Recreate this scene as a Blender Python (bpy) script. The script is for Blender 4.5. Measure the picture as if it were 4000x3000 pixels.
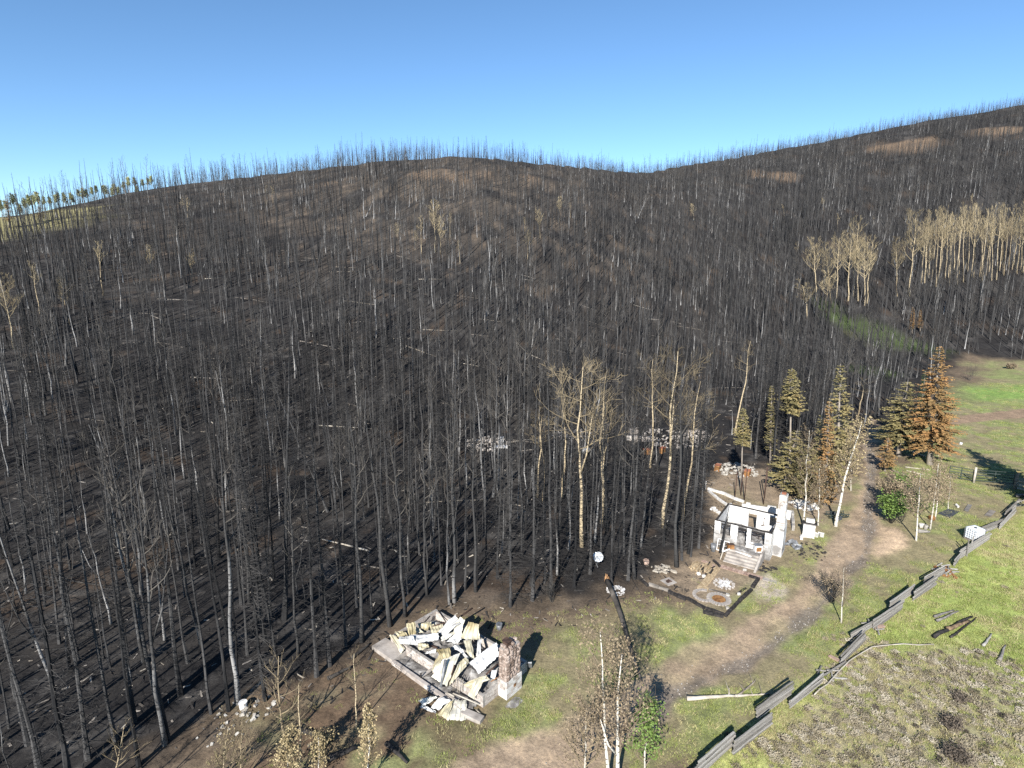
import bpy, math, random
import numpy as np
from mathutils import Vector, Matrix, Quaternion

# ------------------------------------------------------------------ scene, camera, sky, sun, exposure
for o in list(bpy.data.objects):
    bpy.data.objects.remove(o)
SC = bpy.context.scene
COL = SC.collection
CAM_H = 26.0
PITCH = math.radians(12.5)
FOC = 1278.0            # focal length in units of a 2212 x 1659 picture
cam_d = bpy.data.cameras.new('camera')
cam_d.sensor_width = 36.0
cam_d.lens = 36.0 * FOC / 2212.0
cam_d.clip_start = 0.1
cam_d.clip_end = 6000.0
cam = bpy.data.objects.new('camera', cam_d)
COL.objects.link(cam)
cam.location = (0, 0, CAM_H)
cam.rotation_euler = (math.pi / 2 - PITCH, 0, 0)
SC.camera = cam

SUN_EL = math.radians(31.5)
SUN_AZ = math.radians(19.0)      # the light travels this far to the right of straight ahead
world = bpy.data.worlds.new('World')
SC.world = world
world.use_nodes = True
wn = world.node_tree
bg = wn.nodes['Background']
sky = wn.nodes.new('ShaderNodeTexSky')
sky.sky_type = 'NISHITA'
sky.sun_disc = False
sky.sun_elevation = SUN_EL
sky.sun_rotation = math.pi + SUN_AZ
sky.altitude = 2600
sky.air_density = 1.0
sky.dust_density = 0.0
sky.ozone_density = 4.2
hsv = wn.nodes.new('ShaderNodeHueSaturation')      # the camera's deeper, slightly cyan blue
hsv.inputs['Hue'].default_value = 0.494
hsv.inputs['Saturation'].default_value = 1.04
wn.links.new(sky.outputs[0], hsv.inputs['Color'])
wn.links.new(hsv.outputs[0], bg.inputs[0])
bg.inputs[1].default_value = 0.088
sun_d = bpy.data.lights.new('sun', 'SUN')
sun_d.energy = 4.6
sun_d.angle = math.radians(0.5)
sun_d.color = (1.0, 0.955, 0.89)
sun = bpy.data.objects.new('sun', sun_d)
COL.objects.link(sun)
LDIR = Vector((math.sin(SUN_AZ) * math.cos(SUN_EL), math.cos(SUN_AZ) * math.cos(SUN_EL), -math.sin(SUN_EL)))
sun.rotation_euler = LDIR.to_track_quat('-Z', 'Y').to_euler()
sun.location = (-40, -40, 80)
SC.view_settings.view_transform = 'Standard'
SC.view_settings.look = 'None'
SC.view_settings.gamma = 1.0
SC.view_settings.exposure = 1.1
SC.view_settings.use_curve_mapping = False
SC.cycles.max_bounces = 4
SC.cycles.diffuse_bounces = 2
SC.cycles.glossy_bounces = 2
SC.cycles.transmission_bounces = 2
SC.cycles.transparent_max_bounces = 4
SC.cycles.use_adaptive_sampling = False
SC.cycles.use_denoising = False

rnd = random.Random(7)
nrg = np.random.default_rng(11)
U = rnd.uniform

# ------------------------------------------------------------------ noise and terrain
def vnoise(x, y, seed=0):
    x = np.asarray(x, float); y = np.asarray(y, float)
    xi = np.floor(x).astype(np.int64); yi = np.floor(y).astype(np.int64)
    fx = x - xi; fy = y - yi
    fx = fx * fx * (3 - 2 * fx); fy = fy * fy * (3 - 2 * fy)
    def h(a, b):
        n = (a * 374761393 + b * 668265263 + seed * 974711) & 0xFFFFFFFF
        n = ((n ^ (n >> 13)) * 1274126177) & 0xFFFFFFFF
        return ((n ^ (n >> 16)) & 0xFFFF) / 65535.0
    return (h(xi, yi) * (1 - fx) + h(xi + 1, yi) * fx) * (1 - fy) + (h(xi, yi + 1) * (1 - fx) + h(xi + 1, yi + 1) * fx) * fy

def fbm(x, y, seed=0, octs=4):
    s = 0; a = 1; t = 0
    for i in range(octs):
        s = s + a * vnoise(np.asarray(x) * 2 ** i + 17.3 * i, np.asarray(y) * 2 ** i - 9.1 * i, seed + i); t += a; a *= 0.55
    return s / t

def sstep(a, b, x):
    t = np.clip((x - a) / (b - a), 0, 1)
    return t * t * (3 - 2 * t)

def ray(px, py):
    u = (px - 1106.0) / FOC; v = (829.5 - py) / FOC
    return (u, math.cos(PITCH) + v * math.sin(PITCH), -math.sin(PITCH) + v * math.cos(PITCH))

# ridge: (picture x, picture y of the ground line, distance)
RIDGE = [(-700, 560, 230), (-300, 520, 240), (0, 478, 260), (150, 452, 285), (300, 424, 315), (435, 405, 330), (600, 386, 345), (800, 362, 355),
         (950, 348, 355), (1050, 354, 360), (1200, 370, 385), (1400, 384, 440), (1600, 355, 520), (1800, 318, 590),
         (2000, 277, 660), (2212, 242, 720), (2500, 205, 760), (3000, 190, 780)]
_az = []; _rr = []; _zz = []
for px, py, R in RIDGE:
    d = ray(px, py - (13 if px < 1500 else 17))      # raised to where the tree tops close up
    hl = math.hypot(d[0], d[1])
    _az.append(math.degrees(math.atan2(d[0], d[1]))); _rr.append(R); _zz.append(CAM_H + d[2] / hl * R)
B_AZ = [-70, -45, -35, -25, -12, 0, 10, 20, 30, 40, 55]
B_R = [38, 42, 44, 48, 60, 82, 105, 130, 160, 175, 190]

def hz(x, y):
    x = np.asarray(x, float); y = np.asarray(y, float)
    r = np.hypot(x, y)
    az = np.degrees(np.arctan2(x, np.maximum(y, 1e-3)))
    R = np.interp(az, _az, _rr); Z = np.interp(az, _az, _zz); B = np.interp(az, B_AZ, B_R)
    t = np.clip((r - B) / (R - B), 0, 3)
    tc = np.minimum(t, 1.0)
    prof = tc * tc / (tc + 0.13) * 1.13
    prof = prof * (1 + 0.16 * tc * (1 - tc))
    z = Z * prof
    z = z - np.maximum(r - R, 0) * 0.42
    hill = sstep(0.0, 0.25, t)
    z = z + hill * (fbm(x / 42.0, y / 42.0, 3, 3) - 0.5) * 5.0 * (1 - 0.6 * sstep(0.8, 1.0, t))
    z = z + (fbm(x / 14.0, y / 14.0, 9, 2) - 0.5) * (0.25 + 0.5 * hill)
    return np.maximum(z, -30.0)

def hzf(x, y):
    return float(hz(x, y))

def G(px, py, dz=0.0):
    """point of the ground (raised by dz) behind a point of the 2212 x 1659 picture"""
    d = ray(px, py)
    t = 15.0
    while t < 1200:
        x, y, z = d[0] * t, d[1] * t, CAM_H + d[2] * t
        if z < hzf(x, y) + dz:
            lo, hi = t - 2.0, t
            for _ in range(14):
                m = (lo + hi) / 2
                if CAM_H + d[2] * m < hzf(d[0] * m, d[1] * m) + dz: hi = m
                else: lo = m
            return Vector((d[0] * hi, d[1] * hi, hzf(d[0] * hi, d[1] * hi) + dz))
        t += 2.0 if t < 200 else 4.0
    return Vector((d[0] * 600, d[1] * 600, hzf(d[0] * 600, d[1] * 600)))

def PZ(px, py, z):
    """point at height z behind a point of the picture"""
    d = ray(px, py); t = (z - CAM_H) / d[2]
    return Vector((d[0] * t, d[1] * t, z))

def height_to(p, py):
    """height above p at which a vertical from p meets picture row py"""
    d = ray(1106, py); t = p.y / d[1]
    return CAM_H + d[2] * t - p.z

def proj(x, y, z):
    dz = z - CAM_H
    dep = y * math.cos(PITCH) - dz * math.sin(PITCH); up = y * math.sin(PITCH) + dz * math.cos(PITCH)
    return 1106 + FOC * x / np.maximum(dep, 0.1), 829.5 - FOC * up / np.maximum(dep, 0.1), dep

def world_poly(pts):
    return [tuple(G(*p)[:2]) for p in pts]

def sdf(poly, x, y):
    """signed distance to a polygon, negative inside"""
    x = np.asarray(x, float); y = np.asarray(y, float)
    d = np.full(x.shape, 1e9); ins = np.zeros(x.shape, bool)
    n = len(poly)
    for i in range(n):
        ax, ay = poly[i]; bx, by = poly[(i + 1) % n]
        ex, ey = bx - ax, by - ay
        t = np.clip(((x - ax) * ex + (y - ay) * ey) / (ex * ex + ey * ey + 1e-9), 0, 1)
        d = np.minimum(d, np.hypot(x - ax - t * ex, y - ay - t * ey))
        c = ((ay > y) != (by > y)) & (x < (bx - ax) * (y - ay) / (by - ay + 1e-12) + ax)
        ins ^= c
    return np.where(ins, -d, d)

# ------------------------------------------------------------------ mesh helpers
def link(o, parent=None, coll=None):
    (coll or COL).objects.link(o)
    if parent is not None: o.parent = parent
    return o

def new_mesh(name, V, F, mat=None, smooth=False):
    me = bpy.data.meshes.new(name)
    me.from_pydata([tuple(v) for v in V], [], F)
    if mat: me.materials.append(mat)
    if smooth: me.shade_smooth()
    me.update()
    return me

def tag(o, label=None, cat=None, group=None, kind=None):
    if label: o['label'] = label
    if cat: o['category'] = cat
    if group: o['group'] = group
    if kind or cat: o['kind'] = kind or 'thing'
    return o

def empty(name, loc=(0, 0, 0), rz=0.0):
    o = bpy.data.objects.new(name, None)
    o.empty_display_size = 0.3
    link(o); o.location = loc; o.rotation_euler = (0, 0, rz)
    return o

class MB:
    def __init__(s): s.v = []; s.f = []; s.c = []
    def add(s, V, F, c=None):
        b = len(s.v); s.v += [tuple(v) for v in V]; s.f += [tuple(i + b for i in f) for f in F]
        if c is not None: s.c += [c] * len(F)
        return s
    def box(s, c, size, rz=0.0, rot=None, jit=0.0):
        hx, hy, hzz = size[0] / 2, size[1] / 2, size[2] / 2
        M = rot if rot is not None else Matrix.Rotation(rz, 3, 'Z')
        V = []
        for dx, dy, dz in ((-1, -1, -1), (1, -1, -1), (1, 1, -1), (-1, 1, -1), (-1, -1, 1), (1, -1, 1), (1, 1, 1), (-1, 1, 1)):
            p = Vector((dx * hx + U(-jit, jit), dy * hy + U(-jit, jit), dz * hzz + U(-jit, jit)))
            V.append(Vector(c) + M @ p)
        return s.add(V, [(0, 3, 2, 1), (4, 5, 6, 7), (0, 1, 5, 4), (1, 2, 6, 5), (2, 3, 7, 6), (3, 0, 4, 7)])
    def bar(s, a, b, w, h=None, jit=0.0):
        a = Vector(a); b = Vector(b); d = b - a
        if d.length < 1e-5: return s
        q = d.to_track_quat('X', 'Z').to_matrix()
        return s.box((a + b) / 2, (d.length, w, h or w), rot=q, jit=jit)
    def tube(s, pts, rad, n=6, cap=True, c=None):
        pts = [Vector(p) for p in pts]
        base = len(s.v); m = len(pts)
        prev = None
        for i, p in enumerate(pts):
            d = (pts[min(i + 1, m - 1)] - pts[max(i - 1, 0)])
            if d.length < 1e-7: d = Vector((0, 0, 1))
            d.normalize()
            if prev is None:
                ref = Vector((1, 0, 0)) if abs(d.x) < 0.8 else Vector((0, 1, 0))
            else: ref = prev
            a = (ref - d * ref.dot(d))
            if a.length < 1e-6: a = d.orthogonal()
            a.normalize(); b = d.cross(a); prev = a
            r = rad[i] if isinstance(rad, (list, tuple)) else rad
            for k in range(n):
                th = 2 * math.pi * k / n
                s.v.append(tuple(p + a * (r * math.cos(th)) + b * (r * math.sin(th))))
        nf = 0
        for i in range(m - 1):
            for k in range(n):
                k2 = (k + 1) % n
                s.f.append((base + i * n + k, base + i * n + k2, base + (i + 1) * n + k2, base + (i + 1) * n + k)); nf += 1
        if cap and n > 2:
            s.f.append(tuple(base + k for k in reversed(range(n)))); s.f.append(tuple(base + (m - 1) * n + k for k in range(n))); nf += 2
        if c is not None: s.c += [c] * nf
        return s
    def mesh(s, name, mat, smooth=False):
        me = new_mesh(name, s.v, s.f, None, smooth)
        if isinstance(mat, (list, tuple)):
            for m in mat: me.materials.append(m)
            if s.c: me.polygons.foreach_set('material_index', s.c)
        elif mat: me.materials.append(mat)
        return me
    def build(s, name, mat, parent=None, smooth=False, loc=None):
        o = bpy.data.objects.new(name, s.mesh(name, mat, smooth))
        link(o, parent)
        if loc is not None: o.location = loc
        return o

# ------------------------------------------------------------------ materials
def nodes_of(name, rough=0.85):
    m = bpy.data.materials.new(name); m.use_nodes = True
    nt = m.node_tree; b = nt.nodes['Principled BSDF']
    b.inputs['Roughness'].default_value = rough
    b.inputs['Specular IOR Level'].default_value = 0.25
    return m, nt, b

def ramp(nt, stops):
    r = nt.nodes.new('ShaderNodeValToRGB')
    el = r.color_ramp.elements
    while len(el) < len(stops): el.new(0.5)
    for e, (p, c) in zip(el, stops):
        e.position = p; e.color = (*c, 1)
    return r

def noise_mat(name, stops, scale=2.0, detail=6.0, rough=0.85, bump=0.0, bscale=None, stretch=(1, 1, 1), rand=0.0, spec=None, metal=0.0, coord='Object'):
    m, nt, b = nodes_of(name, rough)
    tc = nt.nodes.new('ShaderNodeTexCoord'); mp = nt.nodes.new('ShaderNodeMapping')
    mp.inputs['Scale'].default_value = stretch
    nt.links.new(tc.outputs[coord], mp.inputs[0])
    n = nt.nodes.new('ShaderNodeTexNoise'); n.inputs['Scale'].default_value = scale; n.inputs['Detail'].default_value = detail
    nt.links.new(mp.outputs[0], n.inputs['Vector'])
    r = ramp(nt, stops)
    if rand:
        oi = nt.nodes.new('ShaderNodeObjectInfo')
        ma = nt.nodes.new('ShaderNodeMath'); ma.operation = 'MULTIPLY_ADD'
        nt.links.new(oi.outputs['Random'], ma.inputs[0]); ma.inputs[1].default_value = rand; ma.inputs[2].default_value = -rand / 2
        ad = nt.nodes.new('ShaderNodeMath'); ad.operation = 'ADD'
        nt.links.new(n.outputs[0], ad.inputs[0]); nt.links.new(ma.outputs[0], ad.inputs[1])
        nt.links.new(ad.outputs[0], r.inputs[0])
        va = nt.nodes.new('ShaderNodeVectorMath'); va.operation = 'ADD'
        cx = nt.nodes.new('ShaderNodeCombineXYZ')
        m3 = nt.nodes.new('ShaderNodeMath'); m3.operation = 'MULTIPLY'; m3.inputs[1].default_value = 57.0
        nt.links.new(oi.outputs['Random'], m3.inputs[0])
        nt.links.new(m3.outputs[0], cx.inputs[0]); nt.links.new(m3.outputs[0], cx.inputs[2])
        nt.links.new(mp.outputs[0], va.inputs[0]); nt.links.new(cx.outputs[0], va.inputs[1])
        nt.links.new(va.outputs[0], n.inputs['Vector'])
    else:
        nt.links.new(n.outputs[0], r.inputs[0])
    nt.links.new(r.outputs[0], b.inputs['Base Color'])
    b.inputs['Metallic'].default_value = metal
    if spec is not None: b.inputs['Specular IOR Level'].default_value = spec
    if bump:
        n2 = nt.nodes.new('ShaderNodeTexNoise'); n2.inputs['Scale'].default_value = bscale or scale * 4; n2.inputs['Detail'].default_value = 5
        nt.links.new(mp.outputs[0], n2.inputs['Vector'])
        bp = nt.nodes.new('ShaderNodeBump'); bp.inputs['Strength'].default_value = bump; bp.inputs['Distance'].default_value = 0.05
        nt.links.new(n2.outputs[0], bp.inputs['Height']); nt.links.new(bp.outputs[0], b.inputs['Normal'])
    return m

def ground_mat():
    m, nt, b = nodes_of('ground_soil', 0.95)
    b.inputs['Specular IOR Level'].default_value = 0.1
    at = nt.nodes.new('ShaderNodeVertexColor'); at.layer_name = 'Col'
    geo = nt.nodes.new('ShaderNodeNewGeometry')
    n1 = nt.nodes.new('ShaderNodeTexNoise'); n1.inputs['Scale'].default_value = 0.9; n1.inputs['Detail'].default_value = 9; n1.inputs['Roughness'].default_value = 0.72
    n2 = nt.nodes.new('ShaderNodeTexNoise'); n2.inputs['Scale'].default_value = 5.5; n2.inputs['Detail'].default_value = 6; n2.inputs['Roughness'].default_value = 0.8
    for n in (n1, n2): nt.links.new(geo.outputs['Position'], n.inputs['Vector'])
    r1 = ramp(nt, [(0.30, (0.62, 0.62, 0.62)), (0.5, (1.0, 1.0, 1.0)), (0.72, (1.45, 1.42, 1.35))])
    r2 = ramp(nt, [(0.28, (0.55, 0.55, 0.56)), (0.5, (1.0, 1.0, 1.0)), (0.75, (1.6, 1.55, 1.45))])
    nt.links.new(n1.outputs[0], r1.inputs[0]); nt.links.new(n2.outputs[0], r2.inputs[0])
    x1 = nt.nodes.new('ShaderNodeMix'); x1.data_type = 'RGBA'; x1.blend_type = 'MULTIPLY'; x1.inputs[0].default_value = 1.0
    x2 = nt.nodes.new('ShaderNodeMix'); x2.data_type = 'RGBA'; x2.blend_type = 'MULTIPLY'; x2.inputs[0].default_value = 1.0
    nt.links.new(at.outputs[0], x1.inputs[6]); nt.links.new(r1.outputs[0], x1.inputs[7])
    nt.links.new(x1.outputs[2], x2.inputs[6]); nt.links.new(r2.outputs[0], x2.inputs[7])
    nt.links.new(x2.outputs[2], b.inputs['Base Color'])
    bp = nt.nodes.new('ShaderNodeBump'); bp.inputs['Strength'].default_value = 0.55; bp.inputs['Distance'].default_value = 0.12
    nt.links.new(n2.outputs[0], bp.inputs['Height']); nt.links.new(bp.outputs[0], b.inputs['Normal'])
    return m

def bark_mat(name, low, high, scar, patch=0.5, zdark=None, scale=(1.2, 1.2, 0.35)):
    """bark coloured along the trunk in its own space, with a different offset for each tree"""
    m, nt, b = nodes_of(name, 0.9)
    tc = nt.nodes.new('ShaderNodeTexCoord'); oi = nt.nodes.new('ShaderNodeObjectInfo')
    mp = nt.nodes.new('ShaderNodeMapping'); mp.inputs['Scale'].default_value = scale
    cx = nt.nodes.new('ShaderNodeCombineXYZ'); m3 = nt.nodes.new('ShaderNodeMath'); m3.operation = 'MULTIPLY'; m3.inputs[1].default_value = 91.0
    nt.links.new(oi.outputs['Random'], m3.inputs[0]); nt.links.new(m3.outputs[0], cx.inputs[2]); nt.links.new(m3.outputs[0], cx.inputs[0])
    nt.links.new(tc.outputs['Object'], mp.inputs[0]); nt.links.new(cx.outputs[0], mp.inputs[1])
    n = nt.nodes.new('ShaderNodeTexNoise'); n.inputs['Scale'].default_value = 0.7; n.inputs['Detail'].default_value = 5
    nt.links.new(mp.outputs[0], n.inputs['Vector'])
    r = ramp(nt, [(patch - 0.13, low), (patch + 0.13, high)])
    src = n.outputs[0]
    if zdark is not None:
        sep = nt.nodes.new('ShaderNodeSeparateXYZ'); nt.links.new(tc.outputs['Object'], sep.inputs[0])
        ma = nt.nodes.new('ShaderNodeMath'); ma.operation = 'MULTIPLY_ADD'; ma.inputs[1].default_value = zdark
        nt.links.new(sep.outputs[2], ma.inputs[0]); nt.links.new(n.outputs[0], ma.inputs[2]); src = ma.outputs[0]
    # per tree shift of the charring
    sh = nt.nodes.new('ShaderNodeMath'); sh.operation = 'MULTIPLY_ADD'; sh.inputs[1].default_value = 0.34; sh.inputs[2].default_value = -0.17
    nt.links.new(oi.outputs['Random'], sh.inputs[0])
    ad = nt.nodes.new('ShaderNodeMath'); ad.operation = 'ADD'
    nt.links.new(src, ad.inputs[0]); nt.links.new(sh.outputs[0], ad.inputs[1]); nt.links.new(ad.outputs[0], r.inputs[0])
    n2 = nt.nodes.new('ShaderNodeTexNoise'); n2.inputs['Scale'].default_value = 3.0; n2.inputs['Detail'].default_value = 4
    mp2 = nt.nodes.new('ShaderNodeMapping'); mp2.inputs['Scale'].default_value = (1.0, 1.0, 3.0)
    nt.links.new(tc.outputs['Object'], mp2.inputs[0]); nt.links.new(cx.outputs[0], mp2.inputs[1]); nt.links.new(mp2.outputs[0], n2.inputs['Vector'])
    r2 = ramp(nt, [(0.56, (0, 0, 0)), (0.64, (1, 1, 1))])
    nt.links.new(n2.outputs[0], r2.inputs[0])
    mx = nt.nodes.new('ShaderNodeMix'); mx.data_type = 'RGBA'; mx.inputs[7].default_value = (*scar, 1)
    nt.links.new(r2.outputs[0], mx.inputs[0]); nt.links.new(r.outputs[0], mx.inputs[6])
    nt.links.new(mx.outputs[2], b.inputs['Base Color'])
    return m

def soot_mat():
    """whitewashed block with smoke stains that run on from block to block, heavier near the ground"""
    m, nt, b = nodes_of('sooty_whitewashed_block', 0.9)
    geo = nt.nodes.new('ShaderNodeNewGeometry'); n = nt.nodes.new('ShaderNodeTexNoise'); n.inputs['Scale'].default_value = 0.55; n.inputs['Detail'].default_value = 7
    nt.links.new(geo.outputs['Position'], n.inputs['Vector'])
    sep = nt.nodes.new('ShaderNodeSeparateXYZ'); nt.links.new(geo.outputs['Position'], sep.inputs[0])
    ma = nt.nodes.new('ShaderNodeMath'); ma.operation = 'MULTIPLY_ADD'; ma.inputs[1].default_value = 0.16
    nt.links.new(sep.outputs[2], ma.inputs[0]); nt.links.new(n.outputs[0], ma.inputs[2])
    oi = nt.nodes.new('ShaderNodeObjectInfo'); mb_ = nt.nodes.new('ShaderNodeMath'); mb_.operation = 'MULTIPLY_ADD'; mb_.inputs[1].default_value = 0.09
    nt.links.new(oi.outputs['Random'], mb_.inputs[0]); nt.links.new(ma.outputs[0], mb_.inputs[2])
    r = ramp(nt, [(0.48, (0.09, 0.085, 0.08)), (0.66, (0.30, 0.29, 0.275)), (0.82, (0.58, 0.57, 0.55)), (0.95, (0.76, 0.755, 0.735))])
    nt.links.new(mb_.outputs[0], r.inputs[0]); nt.links.new(r.outputs[0], b.inputs['Base Color'])
    return m

M = {}
M['ground'] = ground_mat()
M['char'] = bark_mat('charred_bark', (0.0135, 0.0135, 0.0142), (0.072, 0.070, 0.0685), (0.019, 0.019, 0.0195), 0.53)
M['chartwig'] = noise_mat('charred_twigs', [(0.3, (0.017, 0.0165, 0.0165)), (0.7, (0.046, 0.0435, 0.041))], 0.6, 2, 0.95, rand=0.5)
M['ash_aspen'] = bark_mat('scorched_aspen_bark', (0.048, 0.047, 0.046), (0.33, 0.325, 0.315), (0.025, 0.024, 0.024), 0.575, zdark=-0.016)
M['ash_twig'] = noise_mat('scorched_aspen_twigs', [(0.3, (0.03, 0.028, 0.026)), (0.7, (0.10, 0.09, 0.077))], 0.6, 2, 0.95, rand=0.5)
M['tan_aspen'] = bark_mat('tan_aspen_bark', (0.20, 0.155, 0.095), (0.44, 0.36, 0.235), (0.06, 0.048, 0.035), 0.42)
M['tan_twig'] = noise_mat('tan_aspen_twigs', [(0.3, (0.12, 0.096, 0.06)), (0.7, (0.25, 0.20, 0.125))], 0.6, 2, 0.95, rand=0.3)
M['brown_twig'] = noise_mat('brown_twigs', [(0.3, (0.10, 0.075, 0.05)), (0.7, (0.22, 0.175, 0.125))], 0.8, 3, 0.9)
M['white_bark'] = bark_mat('white_aspen_bark', (0.36, 0.33, 0.27), (0.60, 0.57, 0.50), (0.10, 0.085, 0.07), 0.45)
M['grey_bark'] = noise_mat('pale_fir_bark', [(0.3, (0.14, 0.12, 0.10)), (0.65, (0.32, 0.28, 0.235))], 3, 5, 0.9, bump=0.5, stretch=(1, 1, .3))
M['brown_leaf'] = noise_mat('dry_brown_leaves', [(0.3, (0.13, 0.098, 0.062)), (0.55, (0.23, 0.18, 0.115)), (0.75, (0.34, 0.275, 0.18))], 2.5, 3, 0.8)
M['straw_leaf'] = noise_mat('dry_straw_leaves', [(0.3, (0.17, 0.13, 0.065)), (0.55, (0.30, 0.24, 0.13)), (0.75, (0.45, 0.37, 0.22))], 2.5, 3, 0.7)
M['green_leaf'] = noise_mat('fresh_green_leaves', [(0.3, (0.06, 0.105, 0.022)), (0.7, (0.15, 0.22, 0.05))], 2.0, 3, 0.6)
M['live_leaf'] = noise_mat('aspen_leaves', [(0.3, (0.21, 0.225, 0.10)), (0.7, (0.33, 0.335, 0.175))], 0.6, 3, 0.7, rand=0.3)
M['fir_orange'] = noise_mat('rust_orange_needles', [(0.25, (0.14, 0.105, 0.048)), (0.5, (0.27, 0.165, 0.068)), (0.75, (0.37, 0.185, 0.07))], 0.55, 5, 0.85)
M['fir_olive'] = noise_mat('olive_brown_needles', [(0.25, (0.12, 0.105, 0.048)), (0.5, (0.22, 0.19, 0.085)), (0.75, (0.32, 0.24, 0.105))], 0.6, 5, 0.85)
M['fir_green'] = noise_mat('dark_green_needles', [(0.3, (0.02, 0.045, 0.018)), (0.7, (0.05, 0.095, 0.035))], 0.8, 4, 0.8)
M['wood_grey'] = noise_mat('weathered_rail_wood', [(0.25, (0.12, 0.112, 0.10)), (0.5, (0.235, 0.22, 0.198)), (0.75, (0.36, 0.345, 0.315))], 3.0, 7, 0.9, bump=0.6, stretch=(0.25, 3, 3), rand=0.35)
M['wood_char'] = noise_mat('charred_timber', [(0.35, (0.014, 0.013, 0.013)), (0.6, (0.04, 0.036, 0.034)), (0.8, (0.10, 0.085, 0.07))], 5, 6, 0.9, bump=0.6)
M['wood_pale'] = noise_mat('pale_dead_wood', [(0.25, (0.16, 0.135, 0.105)), (0.5, (0.30, 0.265, 0.215)), (0.8, (0.46, 0.43, 0.37))], 2, 6, 0.9, bump=0.4, rand=0.4)
M['wood_raw'] = noise_mat('fresh_broken_wood', [(0.3, (0.28, 0.14, 0.06)), (0.7, (0.50, 0.30, 0.15))], 6, 5, 0.85, bump=0.4)
M['wood_rot'] = noise_mat('rotten_brown_wood', [(0.3, (0.06, 0.042, 0.028)), (0.55, (0.20, 0.14, 0.085)), (0.8, (0.34, 0.25, 0.165))], 4, 7, 0.95, bump=0.6)
M['log'] = noise_mat('fallen_log_bark', [(0.36, (0.03, 0.028, 0.026)), (0.56, (0.10, 0.088, 0.075)), (0.78, (0.26, 0.235, 0.205))], 0.8, 6, 0.9, bump=0.3, rand=0.55)
M['block_white'] = noise_mat('whitewashed_block', [(0.25, (0.40, 0.38, 0.35)), (0.45, (0.54, 0.53, 0.505)), (0.7, (0.66, 0.65, 0.625))], 1.3, 7, 0.85, bump=0.15, bscale=14, rand=0.22, coord='Object')
M['block_soot'] = soot_mat()
M['block_grey'] = noise_mat('heat_bleached_block', [(0.25, (0.22, 0.19, 0.165)), (0.5, (0.40, 0.36, 0.325)), (0.75, (0.55, 0.515, 0.47))], 1.7, 7, 0.9, bump=0.2, bscale=14, rand=0.25)
M['mortar'] = noise_mat('mortar', [(0.3, (0.17, 0.155, 0.14)), (0.7, (0.36, 0.34, 0.31))], 3, 5, 0.95)
M['plaster'] = noise_mat('white_plaster', [(0.33, (0.20, 0.19, 0.18)), (0.46, (0.52, 0.515, 0.50)), (0.66, (0.70, 0.695, 0.68))], 0.9, 8, 0.85, bump=0.1)
M['concrete'] = noise_mat('scorched_concrete', [(0.25, (0.15, 0.135, 0.12)), (0.5, (0.31, 0.28, 0.25)), (0.75, (0.43, 0.395, 0.355))], 1.6, 8, 0.92, bump=0.25)
M['stone_wall'] = noise_mat('chimney_fieldstone', [(0.25, (0.13, 0.095, 0.075)), (0.5, (0.27, 0.21, 0.175)), (0.75, (0.40, 0.33, 0.285))], 2.2, 6, 0.9, bump=0.4, rand=0.45)
M['stone_pale'] = noise_mat('pale_stones', [(0.25, (0.24, 0.22, 0.19)), (0.5, (0.42, 0.40, 0.36)), (0.75, (0.62, 0.60, 0.56))], 2.2, 6, 0.9, bump=0.4, rand=0.5)
M['paver_red'] = noise_mat('red_pavers', [(0.3, (0.24, 0.16, 0.125)), (0.7, (0.38, 0.28, 0.225))], 2, 6, 0.9, bump=0.2, rand=0.5)
M['paver_tan'] = noise_mat('tan_pavers', [(0.3, (0.27, 0.20, 0.12)), (0.7, (0.42, 0.33, 0.21))], 2, 6, 0.9, bump=0.2, rand=0.4)
M['brick'] = noise_mat('red_brick', [(0.3, (0.20, 0.07, 0.04)), (0.7, (0.36, 0.15, 0.085))], 3, 5, 0.9, rand=0.4)
M['rust'] = noise_mat('rusty_iron', [(0.3, (0.10, 0.045, 0.02)), (0.55, (0.24, 0.12, 0.045)), (0.8, (0.36, 0.20, 0.08))], 4, 6, 0.8, bump=0.2)
M['steel'] = noise_mat('dull_grey_steel', [(0.3, (0.10, 0.105, 0.11)), (0.7, (0.26, 0.27, 0.285))], 3, 5, 0.55, metal=0.3, spec=0.4)
M['dark_steel'] = noise_mat('dark_painted_steel', [(0.3, (0.02, 0.03, 0.028)), (0.7, (0.05, 0.065, 0.06))], 3, 4, 0.6)
M['iron_brown'] = noise_mat('burnt_brown_iron', [(0.3, (0.035, 0.022, 0.018)), (0.7, (0.09, 0.055, 0.042))], 4, 5, 0.85)
M['white_plastic'] = noise_mat('white_plastic', [(0.3, (0.66, 0.70, 0.74)), (0.7, (0.80, 0.83, 0.86))], 1.5, 3, 0.5, spec=0.4)
M['white_paint'] = noise_mat('chalky_white_paint', [(0.3, (0.52, 0.51, 0.49)), (0.6, (0.78, 0.77, 0.75))], 4, 6, 0.8)
M['rubber'] = noise_mat('black_rubber_mat', [(0.3, (0.035, 0.04, 0.045)), (0.7, (0.065, 0.07, 0.078))], 4, 5, 0.8)
M['ash'] = noise_mat('grey_ash_rubble', [(0.25, (0.05, 0.046, 0.043)), (0.5, (0.17, 0.16, 0.15)), (0.75, (0.42, 0.41, 0.39))], 2.5, 8, 0.95, bump=0.7, bscale=9)
M['white_ash'] = noise_mat('white_ash', [(0.3, (0.30, 0.29, 0.28)), (0.6, (0.58, 0.57, 0.56))], 3, 7, 0.95, bump=0.6)
M['gravel'] = noise_mat('pale_gravel', [(0.3, (0.24, 0.215, 0.18)), (0.7, (0.42, 0.385, 0.335))], 8, 6, 0.95, bump=0.6)
M['grass_green'] = noise_mat('green_grass', [(0.3, (0.165, 0.20, 0.05)), (0.7, (0.28, 0.31, 0.10))], 0.15, 3, 0.8, rand=0.5)
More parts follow.
